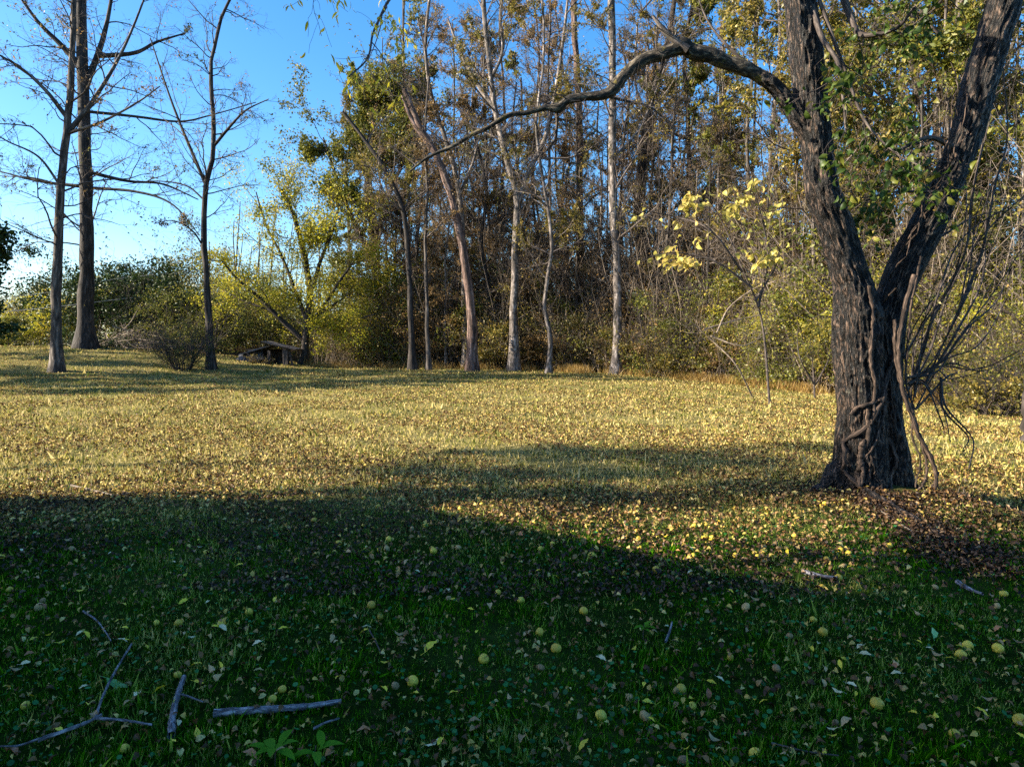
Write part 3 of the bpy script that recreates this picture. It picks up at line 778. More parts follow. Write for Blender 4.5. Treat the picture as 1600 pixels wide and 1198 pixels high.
for k, (px, Y, w, h, lf, n_, lb) in enumerate([
        (20, 62, 8, 5.2, 'yellow', 14000, 'golden shrub at the far left edge of the lawn'),
        (62, 66, 8, 7.0, 'mixed', 13000, 'taller rusty shrub just left of the slim grey tree'),
        (108, 60, 6, 6.6, 'yellow', 13000, 'golden shrub showing between the two left trunks'),
        (-15, 55, 6, 3.0, 'olive', 9000, 'low green shrub at the left edge of the photo'),
        (230, 75, 9, 9.0, 'brown', 5200, 'tall thin crowned far tree above the dark evergreens'),
        (300, 66, 8, 6.5, 'mixed', 14000, 'orange tinged shrub behind the slender forked tree'),
        (355, 62, 8, 8.5, 'mixed', 16000, 'mixed autumn shrub behind the collapsed shed'),
        (395, 58, 8, 7.0, 'olive', 18000, 'olive shrub above the collapsed shed roof'),
        (425, 70, 9, 10.5, 'olive', 18000, 'tall hazy shrub left of the yellow green tree top')]):
    shrub('far_shrub', lb, 'shrubs beyond the left lawn', px, Y, w, h, lf, n_, .17, 34, twig='tan_twig' if k < 3 else 'twig')

# --- understorey bushes along the wood
UL = {'the yellow green tree': 475, 'the left bending trunk': 640, 'the leaning snag': 736, 'the V shaped tree': 803, 'the tallest pale trunk': 962,
      'the pale yellow leaves': 1172, 'the big forked tree': 1350}
cnt2 = {}
ps = []
for k in range(34):
    px = 500 + k * 21.5 + rng.uniform(-9, 9)
    ps.append((px, None))
protos2 = []
for i in range(5):
    lf = ['brown', 'mixed', 'olive', 'brown', 'yellow'][i]
    protos2.append(shrub('understorey_bush', 'x', 'bushes along the edge of the wood', 800, 40, 3.6, 3.2 + i * .6, lf, 14000, .115, 44, twig=['wood_twig', 'tan_twig', 'wood_twig', 'twig', 'wood_twig'][i]))
BW = ['dark brown', 'rusty mixed', 'dull olive', 'dense brown', 'yellow leaved']
first = [True] * 5
for k in range(52):
    row = k % 2
    px = 575 + k * 20 + rng.uniform(-9, 9)
    X40 = (px - 800) / FPX
    # solve for the edge distance along this line of sight
    Y = 40.
    for _ in range(20): Y = .5 * Y + .5 * float(edge_y(X40 * Y))
    Y = Y + (1.2 if row == 0 else 4.5) + rng.uniform(0, 1.5)
    i = int(rng.choice([0, 1, 2, 3] if px > 640 and px < 1180 else ([4, 2, 2, 1] if px <= 640 else [4, 2, 1, 2])))
    src = protos2[i]
    if first[i]: o = src; first[i] = False
    else:
        o = src.copy(); COL.objects.link(o)
        for ch in src.children:
            c = ch.copy(); c.parent = o; COL.objects.link(c)
    bx = X40 * Y; by = Y
    o.location = (bx, by, float(gz(bx, by)) - .05)
    o.rotation_euler = (0, 0, rng.uniform(0, 6.28))
    s_ = rng.uniform(.75, 1.25) * (1.0 if row == 0 else 1.5) * (.5 if px < 600 else 1); o.scale = (s_, s_, s_)
    lm, side = landmark_label(px, UL)
    key = (BW[i], lm, side, row); cnt2[key] = cnt2.get(key, 0) + 1
    o['label'] = f"{WORDS[min(cnt2[key]-1, 9)]}{BW[i]} {'bush at the lawn edge' if row == 0 else 'tall thicket'} {side} of {lm}"

# thin upright stems of the wood edge: undergrowth nobody could count
n = 1500
x = rng.uniform(-13, 24, n); y = edge_y(x) + rng.uniform(-.3, 5, n)
s = np.stack([x, y, gz(x, y) - .05], -1); d = np.stack([rng.normal(0, .3, n), rng.normal(0, .3, n), np.ones(n)], -1)
L_ = rng.uniform(.8, 4.5, n)
p = grow(s, d, L_, .12, .02, 8); r = rng.uniform(.006, .022, n)[:, None] * np.linspace(1, .3, 8)[None]
U = Tubes(); U.add(p, r, 4)
s, d, rr_, pi, t = spawn(p, r, 6, .2, 1, .8)
p2 = grow(s, d, L_[pi] * .35, .25, -.02, 5); U.add(p2, np.maximum(rr_ * .5, .004)[:, None] * np.linspace(1, .5, 5)[None], 3)
n = 620
x = rng.uniform(-6, 24, n); y = edge_y(x) + rng.uniform(-.2, 7, n)
s = np.stack([x, y, gz(x, y) - .05], -1); d = np.stack([rng.normal(0, .38, n), rng.normal(0, .3, n), np.ones(n)], -1)
L_ = rng.uniform(4, 12, n)
p = grow(s, d, L_, .09, .03, 10); r = rng.uniform(.012, .04, n)[:, None] * np.linspace(1, .25, 10)[None]
U.add(p, r, 5)
s, d, rr_, pi, t = spawn(p, r, 9, .3, 1, .8)
U.add(grow(s, d, L_[pi] * .22 * rng.uniform(.5, 1.3, len(s)), .22, 0, 5), np.maximum(rr_ * .45, .005)[:, None] * np.linspace(1, .5, 5)[None], 3)
tag(U.build('undergrowth_stems', M['tan_twig']), 'tangle of thin bare stems and saplings along the edge of the wood', 'undergrowth', kind='stuff')
pool = p2.reshape(-1, 3); n = 60000; idx = rng.integers(0, len(pool), n)
tag(leaf_mesh('undergrowth_leaves', LEAF4, pool[idx] + rng.normal(0, .12, (n, 3)), rand_rot(n), rng.uniform(.05, .11, n), M['brown']),
    'brown withered leaves hanging in the undergrowth of the wood edge', 'undergrowth', kind='stuff')

# far-off wood that closes the view
n = 90000
x = np.concatenate([rng.uniform(-34, 75, n)]); y = rng.uniform(66, 84, n)
top = 4 + 2.2 * np.sin(x * .35) + 1.5 * np.sin(x * .9 + 2) + np.where(x < -14, 0, 5) + np.where(x > 12, 6, 0) + sm(-12, 0, x) * 2
z = gz(x, y) + rng.random(n) * (top + 2.5)
k = (np.sin(x * 1.3 + z) + np.sin(z * 1.4 + y * .3) + rng.normal(0, .7, n)) > -.9
pos = np.stack([x, y, z], -1)[k]
tag(leaf_mesh('far_woods_leaves', LEAF4, pos, rand_rot(len(pos)), rng.uniform(.2, .42, len(pos)), M['mixed']),
    'far-off mass of autumn trees closing the view behind the wood', 'woods', kind='stuff')
n = 420
x = rng.uniform(-30, 70, n); y = rng.uniform(62, 86, n)
s = np.stack([x, y, gz(x, y) - .1], -1)
p = grow(s, np.stack([rng.normal(0, .08, n), rng.normal(0, .08, n), np.ones(n)], -1), rng.uniform(6, 15, n), .05, .02, 8)
F = Tubes(); F.add(p, rng.uniform(.06, .2, n)[:, None] * np.linspace(1, .3, 8)[None], 5)
tag(F.build('far_woods_trunks', M['grey_bark']), 'many thin trunks standing in the far-off wood', 'woods', kind='stuff')
# distant wooded ridge on the left
n = 26000
x = rng.uniform(-95, 5, n); y = rng.uniform(100, 118, n)
z = -3 + rng.random(n) * (9 + 2.5 * np.sin(x * .12) + 1.5 * np.sin(x * .4) + 1.5 * np.sin(x * 1.1))
tag(leaf_mesh('distant_ridge_woods', LEAF4, np.stack([x, y, z], -1), rand_rot(n), rng.uniform(.5, .9, n), M['olive']),
    'low distant line of trees on the horizon at the left', 'woods', kind='stuff')

# ------------------------------------------------------------------ the big forked tree
HY = 7.3
def hp(px, py, dy=0): return P(px, py, HY + dy)
def hr(w): return w / FPX * HY / 2
stemL = [(1338, 815, 120), (1340, 770, 108), (1344, 720, 92), (1345, 660, 84), (1343, 600, 82), (1341, 540, 84), (1338, 490, 82), (1332, 445, 74), (1320, 400, 66),
         (1304, 350, 66), (1287, 305, 64), (1279, 260, 58), (1272, 200, 58), (1267, 150, 62), (1260, 90, 60), (1254, 40, 60), (1247, -10, 58), (1236, -110, 52), (1222, -260, 44), (1215, -420, 32)]
stemR = [(1396, 805, 84), (1392, 765, 78), (1388, 700, 66), (1382, 640, 60), (1380, 580, 60), (1384, 520, 62), (1392, 475, 68), (1408, 430, 72), (1432, 380, 70),
         (1455, 335, 66), (1478, 285, 64), (1500, 235, 64), (1518, 180, 66), (1535, 120, 66), (1552, 60, 66), (1568, 5, 66), (1595, -90, 60), (1628, -240, 50), (1650, -400, 36)]
stemL3 = [(hp(a, b, .0), hr(w) * (.88 if b > 450 else .79)) for a, b, w in stemL]
stemR3 = [(hp(a, b, .12), hr(w) * (.88 if b > 490 else .74)) for a, b, w in stemR]
roots = [[(1318, 745, 0, 60), (1292, 768, -.05, 34), (1255, 778, -.1, 16), (1215, 783, -.12, 6)],
         [(1335, 770, -.1, 60), (1315, 800, -.25, 34), (1290, 822, -.4, 14)],
         [(1400, 770, .05, 50), (1430, 790, .1, 26), (1460, 800, .15, 10)],
         [(1380, 775, -.15, 50), (1392, 810, -.35, 26), (1402, 835, -.5, 10)],
         [(1345, 765, .2, 50), (1330, 770, .5, 26), (1300, 760, .8, 10)]]
axes = [(np.array([p for p, _ in s_]), np.array([r for _, r in s_])) for s_ in (stemL3, stemR3)]
for rt in roots:
    axes.append((np.array([hp(a, b, c) for a, b, c, _ in rt]), np.array([hr(w) for *_, w in rt])))
axes.append((np.array([hp(a, b, 0) for a, b in [(1262, 215), (1243, 185), (1226, 156), (1203, 130), (1170, 110)]]), np.array([hr(w) for w in (26, 27, 25, 23, 20)])))
tmp_v, tmp_f, off = [], [], 0
dense_axes = []
for p, r in axes:
    K = max(14, len(p) * 6)
    q = resample(p, K); rq = np.interp(np.linspace(0, len(p) - 1, K), np.arange(len(p)), r)
    dense_axes.append((q, rq))
    S = 20
    tan = norm(np.gradient(q, axis=0)); ref = np.array([0, 1., 0])
    u = norm(np.cross(tan, ref)); w = np.cross(tan, u)
    th = np.arange(S) / S * 2 * np.pi
    ring = q[:, None] + rq[:, None, None] * (np.cos(th)[None, :, None] * u[:, None] + np.sin(th)[None, :, None] * w[:, None])
    idx = np.arange(K * S).reshape(K, S) + off
    a = idx[:-1]; b = idx[1:]
    tmp_v.append(ring.reshape(-1, 3)); quads = np.stack([a, np.roll(a, -1, 1), np.roll(b, -1, 1), b], -1).reshape(-1, 4).tolist()
    tmp_f += quads + [idx[0][::-1].tolist(), idx[-1].tolist()]
    off += K * S
me = bpy.data.meshes.new('tmp'); me.from_pydata(np.concatenate(tmp_v).tolist(), [], tmp_f)
to = bpy.data.objects.new('tmp', me); COL.objects.link(to)
md = to.modifiers.new('r', 'REMESH'); md.mode = 'VOXEL'; md.voxel_size = .014
m2 = to.modifiers.new('s', 'SMOOTH'); m2.iterations = 6; m2.factor = .5
dg = bpy.context.evaluated_depsgraph_get()
em = to.evaluated_get(dg).to_mesh()
nv = len(em.vertices); V = np.empty(nv * 3, dtype=np.float32); em.vertices.foreach_get('co', V); V = V.reshape(-1, 3).astype(float)
NRM = np.empty(nv * 3, dtype=np.float32); em.vertices.foreach_get('normal', NRM); NRM = NRM.reshape(-1, 3)
F4 = [list(pl.vertices) for pl in em.polygons]
to.evaluated_get(dg).to_mesh_clear(); bpy.data.objects.remove(to)
# bark frame: project on the nearer stem axis
best = np.full(nv, 1e9); BK = np.zeros((nv, 3))
for ai, (q, rq) in enumerate(dense_axes[:2] + dense_axes[2:]):
    seg = np.concatenate([[0], np.cumsum(np.linalg.norm(np.diff(q, axis=0), axis=1))])
    for c0 in range(0, nv, 20000):
        vv = V[c0:c0 + 20000]
        D = np.linalg.norm(vv[:, None] - q[None], axis=2) - rq[None]
        j = D.argmin(1); dm = D[np.arange(len(vv)), j]
        tan = norm(np.gradient(q, axis=0))[j]
        rel = vv - q[j]; s_ = (rel * tan).sum(1); perp = rel - s_[:, None] * tan
        b_ = np.stack([perp[:, 0], perp[:, 1], seg[j] + s_ + ai * 7.3], -1)
        m_ = dm < best[c0:c0 + 20000]
        best[c0:c0 + 20000][m_] = dm[m_]; BK[c0:c0 + 20000][m_] = b_[m_]
# furrowed bark relief
disp = np.empty(nv)
for i in range(nv):
    b_ = BK[i]
    f1 = mnoise.noise(Vector((b_[0] * 26, b_[1] * 26, b_[2] * 4.5)))
    f2 = mnoise.noise(Vector((b_[0] * 7 + 9, b_[1] * 7, b_[2] * 1.6)))
    disp[i] = .024 * (.25 - abs(f1) * 2.4) + .03 * f2
V = V + NRM * disp[:, None]
F4a = np.array([f for f in F4 if len(f) == 4])
base = np.array([TREE[0], TREE[1], float(gz(*TREE))])
hero = thing('forked_tree', base, 'big dark rough barked tree forking low into two heavy limbs, wrapped in vines', 'tree')
mesh_np('trunk', V, [F4a], M['hero_bark'], hero, base, vvec=BK)
from mathutils.bvhtree import BVHTree
bvh = BVHTree.FromPolygons([tuple(v) for v in V], F4)
# the long side limb
limb_px = [(1203, 130, 21), (1185, 118, 25), (1160, 106, 26), (1130, 96, 25), (1108, 86, 28), (1085, 82, 27), (1066, 72, 30), (1048, 80, 25), (1022, 88, 23), (1000, 97, 24), (975, 118, 21), (958, 140, 23), (940, 149, 18), (908, 152, 17), (885, 158, 16), (872, 169, 19),
           (850, 169, 11), (820, 177, 10), (795, 180, 10), (765, 198, 9), (735, 212, 9), (705, 230, 8), (670, 245, 6), (640, 268, 4)]
q = resample([hp(a, b, -.15 * i / 20) for i, (a, b, _) in enumerate(limb_px)], 110)
rq = np.interp(np.linspace(0, len(limb_px) - 1, 110), np.arange(len(limb_px)), [hr(w) for *_, w in limb_px])
rq = rq * np.linspace(.9, .7, 110) * (1 + .06 * np.sin(np.arange(110) * .9) + rng.normal(0, .03, 110))
LT = Tubes(); LT.add(q, rq, 14, lump=.035)
side = LT.build('side_limb', M['hero_limb'], hero, base)
DL = Tubes()   # short dead snag on the limb and smaller limbs
for path in ([(1075, 78, 12), (1050, 60, 10), (1030, 38, 7), (1020, 25, 4)],):
    DL.add(resample([hp(a, b, -.1) for a, b, _ in path], 12), np.linspace(hr(13), hr(4), 12), 7, lump=.08)
DL.build('dead_stub', M['pale_bark'], hero, base)
# smaller boughs, traced
TB = Tubes(); bough_p = []
def bough(path, w, dy0=0, dy1=0, K=20, sides=6):
    n_ = len(path)
    q = resample([hp(a, b, dy0 + (dy1 - dy0) * i / (n_ - 1)) for i, (a, b) in enumerate(path)], K)
    TB.add(q, hr(w) * np.linspace(1, .25, K), sides, lump=.04); bough_p.append((q, hr(w) * np.linspace(1, .25, K)))
bough([(1268, 10), (1285, 60), (1310, 100), (1318, 160), (1322, 210)], 9, -.1, -.7)
bough([(1300, -60), (1330, 30), (1348, 55), (1400, 45), (1430, 10)], 12, .1, -.6)
bough([(1218, 150), (1160, 95), (1110, 40), (1085, -20)], 7, .1, .6)
bough([(1280, 0), (1320, 110), (1352, 190), (1400, 240), (1440, 260)], 6, -.1, -.9)
bough([(1490, 230), (1450, 215), (1400, 235), (1370, 220)], 9, 0, -.5)
bough([(1458, 300), (1400, 300), (1360, 310), (1330, 330)], 5, 0, .4)
bough([(870, 168), (870, 200), (860, 230), (820, 260)], 6, 0, .2)
bough([(945, 150), (985, 160), (1020, 170), (1060, 210)], 5, 0, .4)
bough([(765, 192), (768, 215), (760, 235)], 3)
bough([(1240, -80), (1120, -60), (1040, -20), (1000, 20)], 9, 0, 1.0)
bough([(1230, -160), (1000, -140), (800, -90), (640, -30), (588, 40), (575, 90), (545, 120)], 6, -.2, -2.0, 30)
bough([(1225, -240), (900, -230), (600, -140), (500, -60), (480, 0)], 5, -.4, -2.4, 30)
bough([(1420, 395), (1470, 370), (1520, 340), (1560, 330)], 5, .1, .6)
# automatic crown above the frame and along boughs
Hp = np.array([resample(dense_axes[0][0][70:], 30), resample(dense_axes[1][0][72:], 30)]); Hr = np.array([np.linspace(.14, .08, 30), np.linspace(.15, .09, 30)])
s, d, r, pi, t = spawn(Hp, Hr, 13, .45, 1, .9)
d[:, 2] = np.abs(d[:, 2]) * .8
L1 = rng.uniform(1.6, 3.6, len(s)); pa = grow(s, d, L1, .13, .05, 10); ra = .035 * np.linspace(1, .3, 10)[None] * rng.uniform(.6, 1.2, len(s))[:, None]
TB.add(pa, ra, 6)
s, d, r, pi, t = spawn(pa, ra, 7, .2, 1, .8); L2 = L1[pi] * .4 * rng.uniform(.5, 1.2, len(s)); pb = grow(s, d, L2, .2, .02, 7)
rb = np.maximum(r * .5, .004)[:, None] * np.linspace(1, .3, 7)[None]; TB.add(pb, rb, 4)
s, d, r, pi, t = spawn(pb, rb, 6, .2, 1, .8); pc = grow(s, d, L2[pi] * .5, .25, -.04, 5); TB.add(pc, np.full((len(s), 5), .0022), 3)
leafpool_top = pc.reshape(-1, 3)
bp_ = np.array([resample(q, 20) for q, _ in bough_p]); br_ = np.array([np.interp(np.linspace(0, 1, 20), np.linspace(0, 1, len(r_)), r_) for _, r_ in bough_p])
s, d, r, pi, t = spawn(bp_, br_, 10, .25, 1, .8); L2 = rng.uniform(.25, .75, len(s)); pd = grow(s, d, L2, .22, -.05, 7)
rd_ = np.minimum(r * .5, .006)[:, None] * np.linspace(1, .3, 7)[None]; TB.add(pd, np.maximum(rd_, .0016), 4)
s, d, r, pi2, t = spawn(pd, rd_, 5, .2, 1, .7); pe = grow(s, d, L2[pi2] * .5, .25, -.08, 5); TB.add(pe, np.full((len(s), 5), .0014), 3)
own = pi[pi2]
# fine twigs along the long limb
lq = resample(q, 2)
lp_ = resample([hp(a, b) for a, b, _ in limb_px], 40)[None]; lr_ = np.full((1, 40), .03)
s, d, r, pi, t = spawn(lp_, lr_, 60, .2, 1, 1.0); L3 = rng.uniform(.25, 1.2, len(s)); pf = grow(s, d, L3, .2, .03, 8)
TB.add(pf, rng.uniform(.003, .007, len(s))[:, None] * np.linspace(1, .3, 8)[None], 4)
s, d, r, pi, t = spawn(pf, np.full(pf.shape[:2], .003), 6, .2, 1, .8); pg = grow(s, d, L3[pi] * .4, .25, .02, 5); TB.add(pg, np.full((len(s), 5), .0014), 3)
TB.build('branches', M['twig'], hero, base)
# leaves: broad ones between the limbs, narrow yellow ones on the far hanging twigs
def hang_rot(n, droop=.9):
    a = rng.uniform(0, 2 * np.pi, n)
    x = norm(np.stack([np.cos(a), np.sin(a), -droop + rng.normal(0, .35, n)], -1))
    r_ = rng.normal(size=(n, 3)); r_[:, 2] += .5; z = norm(r_ - (r_ * x).sum(-1, keepdims=True) * x)
    return np.stack([x, np.cross(z, x), z], 1)
broad = np.isin(own, [0, 1, 3, 4, 5]); poolb = pe[broad].reshape(-1, 3)
idx = rng.integers(0, len(poolb), 850)
leaf_mesh('broad_leaves', LEAF_BIG, poolb[idx] + rng.normal(0, .03, (850, 3)), hang_rot(850), rng.uniform(.05, .11, 850), M['hero_leaf'], hero, base, smooth=True)
narrow = np.isin(own, [10, 11]); pooln = pe[narrow][:, 2:].reshape(-1, 3)
pooln = pooln[pooln[:, 0] < P(640, 0, 6)[0]]
idx = rng.integers(0, len(pooln), 300)
leaf_mesh('hanging_leaves', leaf_rich(.14, .1, .1, 4), pooln[idx] + rng.normal(0, .03, (300, 3)), hang_rot(300, 1.4), rng.uniform(.04, .08, 300), M['gold'], hero, base, smooth=True)
idx = rng.integers(0, len(leafpool_top), 5200)
leaf_mesh('crown_leaves', LEAF4, leafpool_top[idx] + rng.normal(0, .06, (5200, 3)), rand_rot(5200), rng.uniform(.06, .13, 5200), M['hero_leaf'], hero, base)
# vines on the trunk, each its own part
def vine(path, w, dy0, dy1=None, K=40, name='vine', mat='vine'):
    dy1 = dy0 if dy1 is None else dy1
    n_ = len(path)
    q = resample([hp(a, b, dy0 + (dy1 - dy0) * i / (n_ - 1)) for i, (a, b) in enumerate(path)], K)
    w = w * .85
    if name == 'vine':       # lay it against the bark
        for i in range(K):
            h_ = bvh.ray_cast(Vector((q[i, 0], q[i, 1] - 1.2, q[i, 2])), Vector((0, 1, 0)), 2.2)
            if h_[0] is not None: q[i, 1] = h_[0].y - hr(w) * .95
        q[:, 1] = np.convolve(np.pad(q[:, 1], 2, mode='edge'), np.ones(5) / 5, 'valid')
    q = q + rng.normal(0, .0035, q.shape)
    T = Tubes(); T.add(q, hr(w) * (np.linspace(1.05, .7, K) + .12 * np.sin(np.arange(K) * 1.3 + rng.uniform(0, 6))) * rng.uniform(.85, 1.15, K), 9, lump=.09)
    return T.build(name, M[mat], hero, base)
vine([(1371, 445), (1374, 480), (1371, 530), (1370, 570), (1376, 600), (1374, 640), (1368, 665)], 8, -.36)
vine([(1420, 555), (1408, 590), (1395, 615), (1382, 640), (1368, 665), (1342, 690), (1333, 715), (1336, 740), (1346, 755), (1358, 768)], 9, -.34, -.42)
vine([(1345, 650), (1352, 638), (1375, 628), (1392, 618), (1410, 590)], 7, -.38, -.3)
vine([(1368, 640), (1370, 680), (1362, 720), (1360, 750), (1352, 775)], 8, -.40, -.45)
vine([(1362, 690), (1357, 730), (1352, 765)], 10, -.42)
vine([(1398, 625), (1390, 660), (1372, 700), (1352, 730), (1345, 760)], 5, -.36)
vine([(1410, 690), (1418, 725), (1405, 755), (1385, 785)], 8, -.30)
vine([(1428, 430), (1412, 490), (1404, 545), (1409, 600), (1421, 640), (1436, 680), (1455, 715), (1463, 745), (1458, 770), (1446, 793)], 8, -.30, -.35, K=60, name='hanging_vine')
vine([(1398, 500), (1400, 560), (1412, 610), (1428, 652), (1440, 690), (1459, 728), (1464, 748), (1452, 765)], 7, -.24, -.33, K=60, name='hanging_vine')
vine([(1440, 400), (1425, 470), (1418, 540), (1416, 600), (1428, 640), (1425, 680), (1438, 720), (1430, 760)], 4, -.22, -.3, K=60, name='hanging_vine')
vine([(1440, 690), (1448, 730), (1445, 752), (1432, 768), (1418, 788)], 5, -.28, -.35, name='hanging_vine')
vine([(1400, 450), (1405, 520), (1410, 600), (1420, 700)], 3, -.28, name='vine')
for k in range(14):    # fine tendrils crawling over the right limb and base
    x0 = 1400 + rng.uniform(0, 90); y0 = 470 - (x0 - 1400) * 2.2
    pth = [(x0, y0)]
    for j in range(5): pth.append((pth[-1][0] + rng.normal(8, 9), pth[-1][1] - rng.uniform(15, 45)))
    if k > 8:
        x0 = rng.uniform(1350, 1405); y0 = 780; pth = [(x0, y0)]
        for j in range(4): pth.append((pth[-1][0] + rng.normal(2, 10), pth[-1][1] - rng.uniform(12, 30)))
    vine(pth, 2.2, -.27 if k <= 8 else -.42, -.22 if k <= 8 else -.4, K=24)

# bramble arching on the right of the trunk
bb = hp(1424, 640, .3); bbz = float(gz(bb[0], bb[1]))
bram = thing('arching_bramble', (bb[0], bb[1], bbz), 'thicket of long bare arching canes right of the forked tree', 'bramble')
bl_ = np.array([bb[0], bb[1], bbz])
canes = [[(1418, 600), (1460, 560), (1500, 500), (1530, 420), (1560, 340)], [(1420, 590), (1480, 570), (1540, 560), (1620, 535)],
         [(1418, 610), (1450, 540), (1480, 450), (1530, 370), (1600, 300)], [(1425, 600), (1460, 500), (1500, 400), (1520, 300), (1540, 200)],
         [(1415, 590), (1450, 575), (1500, 530), (1560, 440), (1620, 380)], [(1430, 620), (1440, 540), (1470, 470), (1500, 430)],
         [(1420, 600), (1480, 560), (1520, 520), (1560, 470), (1590, 430)], [(1412, 560), (1440, 500), (1490, 440), (1510, 340), (1500, 250)],
         [(1500, 480), (1530, 400), (1560, 300), (1575, 200), (1570, 100)], [(1430, 640), (1470, 600), (1500, 590), (1540, 580)],
         [(1424, 640), (1430, 560), (1445, 480), (1480, 400), (1500, 370)], [(1445, 600), (1500, 520), (1525, 440), (1530, 340), (1550, 260)],
         [(1470, 590), (1480, 640), (1505, 680), (1510, 720)], [(1430, 600), (1460, 610), (1475, 650), (1478, 690)]]
T = Tubes(); cp = []
for c in canes:
    for rep in range(2):
        pth = [(a + rng.normal(0, 8) * (i > 0), b + rng.normal(0, 10) * (i > 0)) for i, (a, b) in enumerate(c)]
        q = resample([hp(a, b, .3 + rng.normal(0, .05) + i * rng.normal(.02, .12)) for i, (a, b) in enumerate(pth)], 24); cp.append(q)
        T.add(q, hr(rng.uniform(2.0, 5.0)) * np.linspace(1, .35, 24), 5)
cp = np.array(cp)
s, d, r, pi, t = spawn(cp, np.full(cp.shape[:2], .004), 8, .2, 1, .8); p2 = grow(s, d, rng.uniform(.15, .7, len(s)), .2, -.03, 7)
T.add(p2, rng.uniform(.0015, .003, len(s))[:, None] * np.linspace(1, .5, 7)[None], 3)
T.build('canes', M['twig'], bram, bl_)
pool = p2.reshape(-1, 3); idx = rng.integers(0, len(pool), 260)
leaf_mesh('leaves', LEAF4, pool[idx], hang_rot(260), rng.uniform(.03, .06, 260), M['light'], bram, bl_)

# root ridge running right from the trunk
T = Tubes(); rp = [ground_hit(a, b) + np.array([0, 0, .02]) for a, b in [(1352, 772), (1385, 790), (1415, 808), (1445, 825), (1475, 842), (1500, 858)]]
T.add(resample(rp, 40) + rng.normal(0, .004, (40, 3)), np.linspace(.05, .018, 40), 10, lump=.1)
T.build('surface_root', M['hero_bark'], hero, base)

# ------------------------------------------------------------------ saplings nearer than the wood
def traced_sapling(name, label, Y, stems, w, leaf, n, lsize, tw='twig', leafbox=None, tpl=LEAF_BIG, cat='sapling', sub=8, blen=1.0, leaves_hang=True):
    base = P(stems[0][0][0], 560, Y); bz = float(gz(base[0], base[1])); loc = np.array([base[0], base[1], bz])
    root = thing(name, loc, label, cat); T = Tubes(); al = []
    for st in stems:
        pts = [P(a, b, Y + rng.normal(0, .25) * (i > 0)) for i, (a, b) in enumerate(st)]
        if st is stems[0]: pts[0] = loc - np.array([0, 0, .1])
        q = resample(pts, 24); al.append(q); T.add(q, w / FPX * Y / 2 * np.linspace(1, .3, 24), 6)
    al = np.array(al); s, d, r, pi, t = spawn(al, np.full(al.shape[:2], .01), sub, .3, 1, .9)
    L = rng.uniform(.3, 1, len(s)) * blen; p = grow(s, d, L, .2, 0, 7); T.add(p, rng.uniform(.003, .007, len(s))[:, None] * np.linspace(1, .4, 7)[None], 4)
    s, d, r, pi, t = spawn(p, np.full(p.shape[:2], .003), 5, .2, 1, .8); p2 = grow(s, d, L[pi] * .4, .25, -.03, 5); T.add(p2, np.full((len(s), 5), .0025), 3)
    T.build('stems', M[tw], root, loc)
    if n:
        pool = p2.reshape(-1, 3)
        w_ = np.exp(1.6 * (np.sin(pool[:, 0] * 3.1) + np.sin(pool[:, 2] * 3.7))); idx = rng.choice(len(pool), n, p=w_ / w_.sum())
        leaf_mesh('leaves', tpl, pool[idx] + rng.normal(0, .05, (n, 3)), hang_rot(n), rng.uniform(.6, 1.2, n) * lsize, M[leaf], root, loc, smooth=True)
    return root
traced_sapling('yellow_leaved_sapling', 'understorey tree hung with large pale yellow leaves, left of the big forked tree', 19,
               [[(1205, 600), (1190, 500), (1160, 420), (1130, 350), (1100, 300)], [(1160, 425), (1110, 360), (1060, 340), (1010, 330)], [(1185, 480), (1200, 400), (1190, 340), (1180, 300)],
                [(1175, 450), (1120, 410), (1060, 395), (1015, 400)], [(1180, 470), (1210, 420), (1215, 400)]], 4, 'pale_yellow', 330, .21, blen=1.1)
traced_sapling('bare_sapling', 'low bare pale twigged sapling spreading at the lawn edge left of the big tree', 22,
               [[(1180, 620), (1150, 570), (1110, 530), (1066, 490)], [(1120, 520), (1140, 480), (1180, 450), (1210, 440)], [(1100, 515), (1150, 500), (1200, 490)], [(1110, 525), (1160, 540), (1200, 520)]],
               3, 'brown', 60, .08, tw='tan_twig', tpl=LEAF4, blen=1.4, sub=12)
traced_sapling('green_sapling', 'bright green leafy sapling just left of the big tree, low at the lawn edge', 24,
               [[(1275, 620), (1270, 570), (1265, 540)], [(1275, 600), (1295, 560), (1300, 520)], [(1272, 600), (1250, 560), (1245, 520)]], 3, 'light', 900, .12, tpl=LEAF4, blen=1.1, sub=12)
traced_sapling('dead_twig', 'small pale dead sprout standing in the grass right of the big tree', 7.0,
               [[(1495, 820), (1500, 795), (1497, 770), (1508, 742)], [(1500, 795), (1492, 778), (1484, 770)], [(1500, 790), (1508, 775), (1506, 760)]], 3, 'brown', 0, .05, tw='tan_twig', blen=.06, sub=4, cat='twig')
# trunk at the right edge
tree('woodland_tree', 'dark trunk base cut off by the right edge, low behind the dry grass', None, 11.5,
     [(1612, 700), (1612, 640), (1618, 560), (1640, 400), (1660, 200)], 34, 'dark', leaf='light', nleaf=2200, lsize=.09, auto=10, t0=.5, blen=1.6)
for k, (px, Y, h, lf, lb) in enumerate([(1560, 17.5, 1.5, 'mixed', 'rusty low bush at the right edge in front of the dry grass'), (1530, 23.5, 3.2, 'light', 'yellow green bush behind the bramble canes'),
                                   (1470, 25.5, 3.4, 'light', 'light green bush directly right of the big trunk'), (1590, 21.5, 2.6, 'olive', 'dark olive bush at the far right of the lawn edge')]):
    shrub('edge_bush', lb, None, px, Y, h * .9, h, lf, 3600, .085, 34)

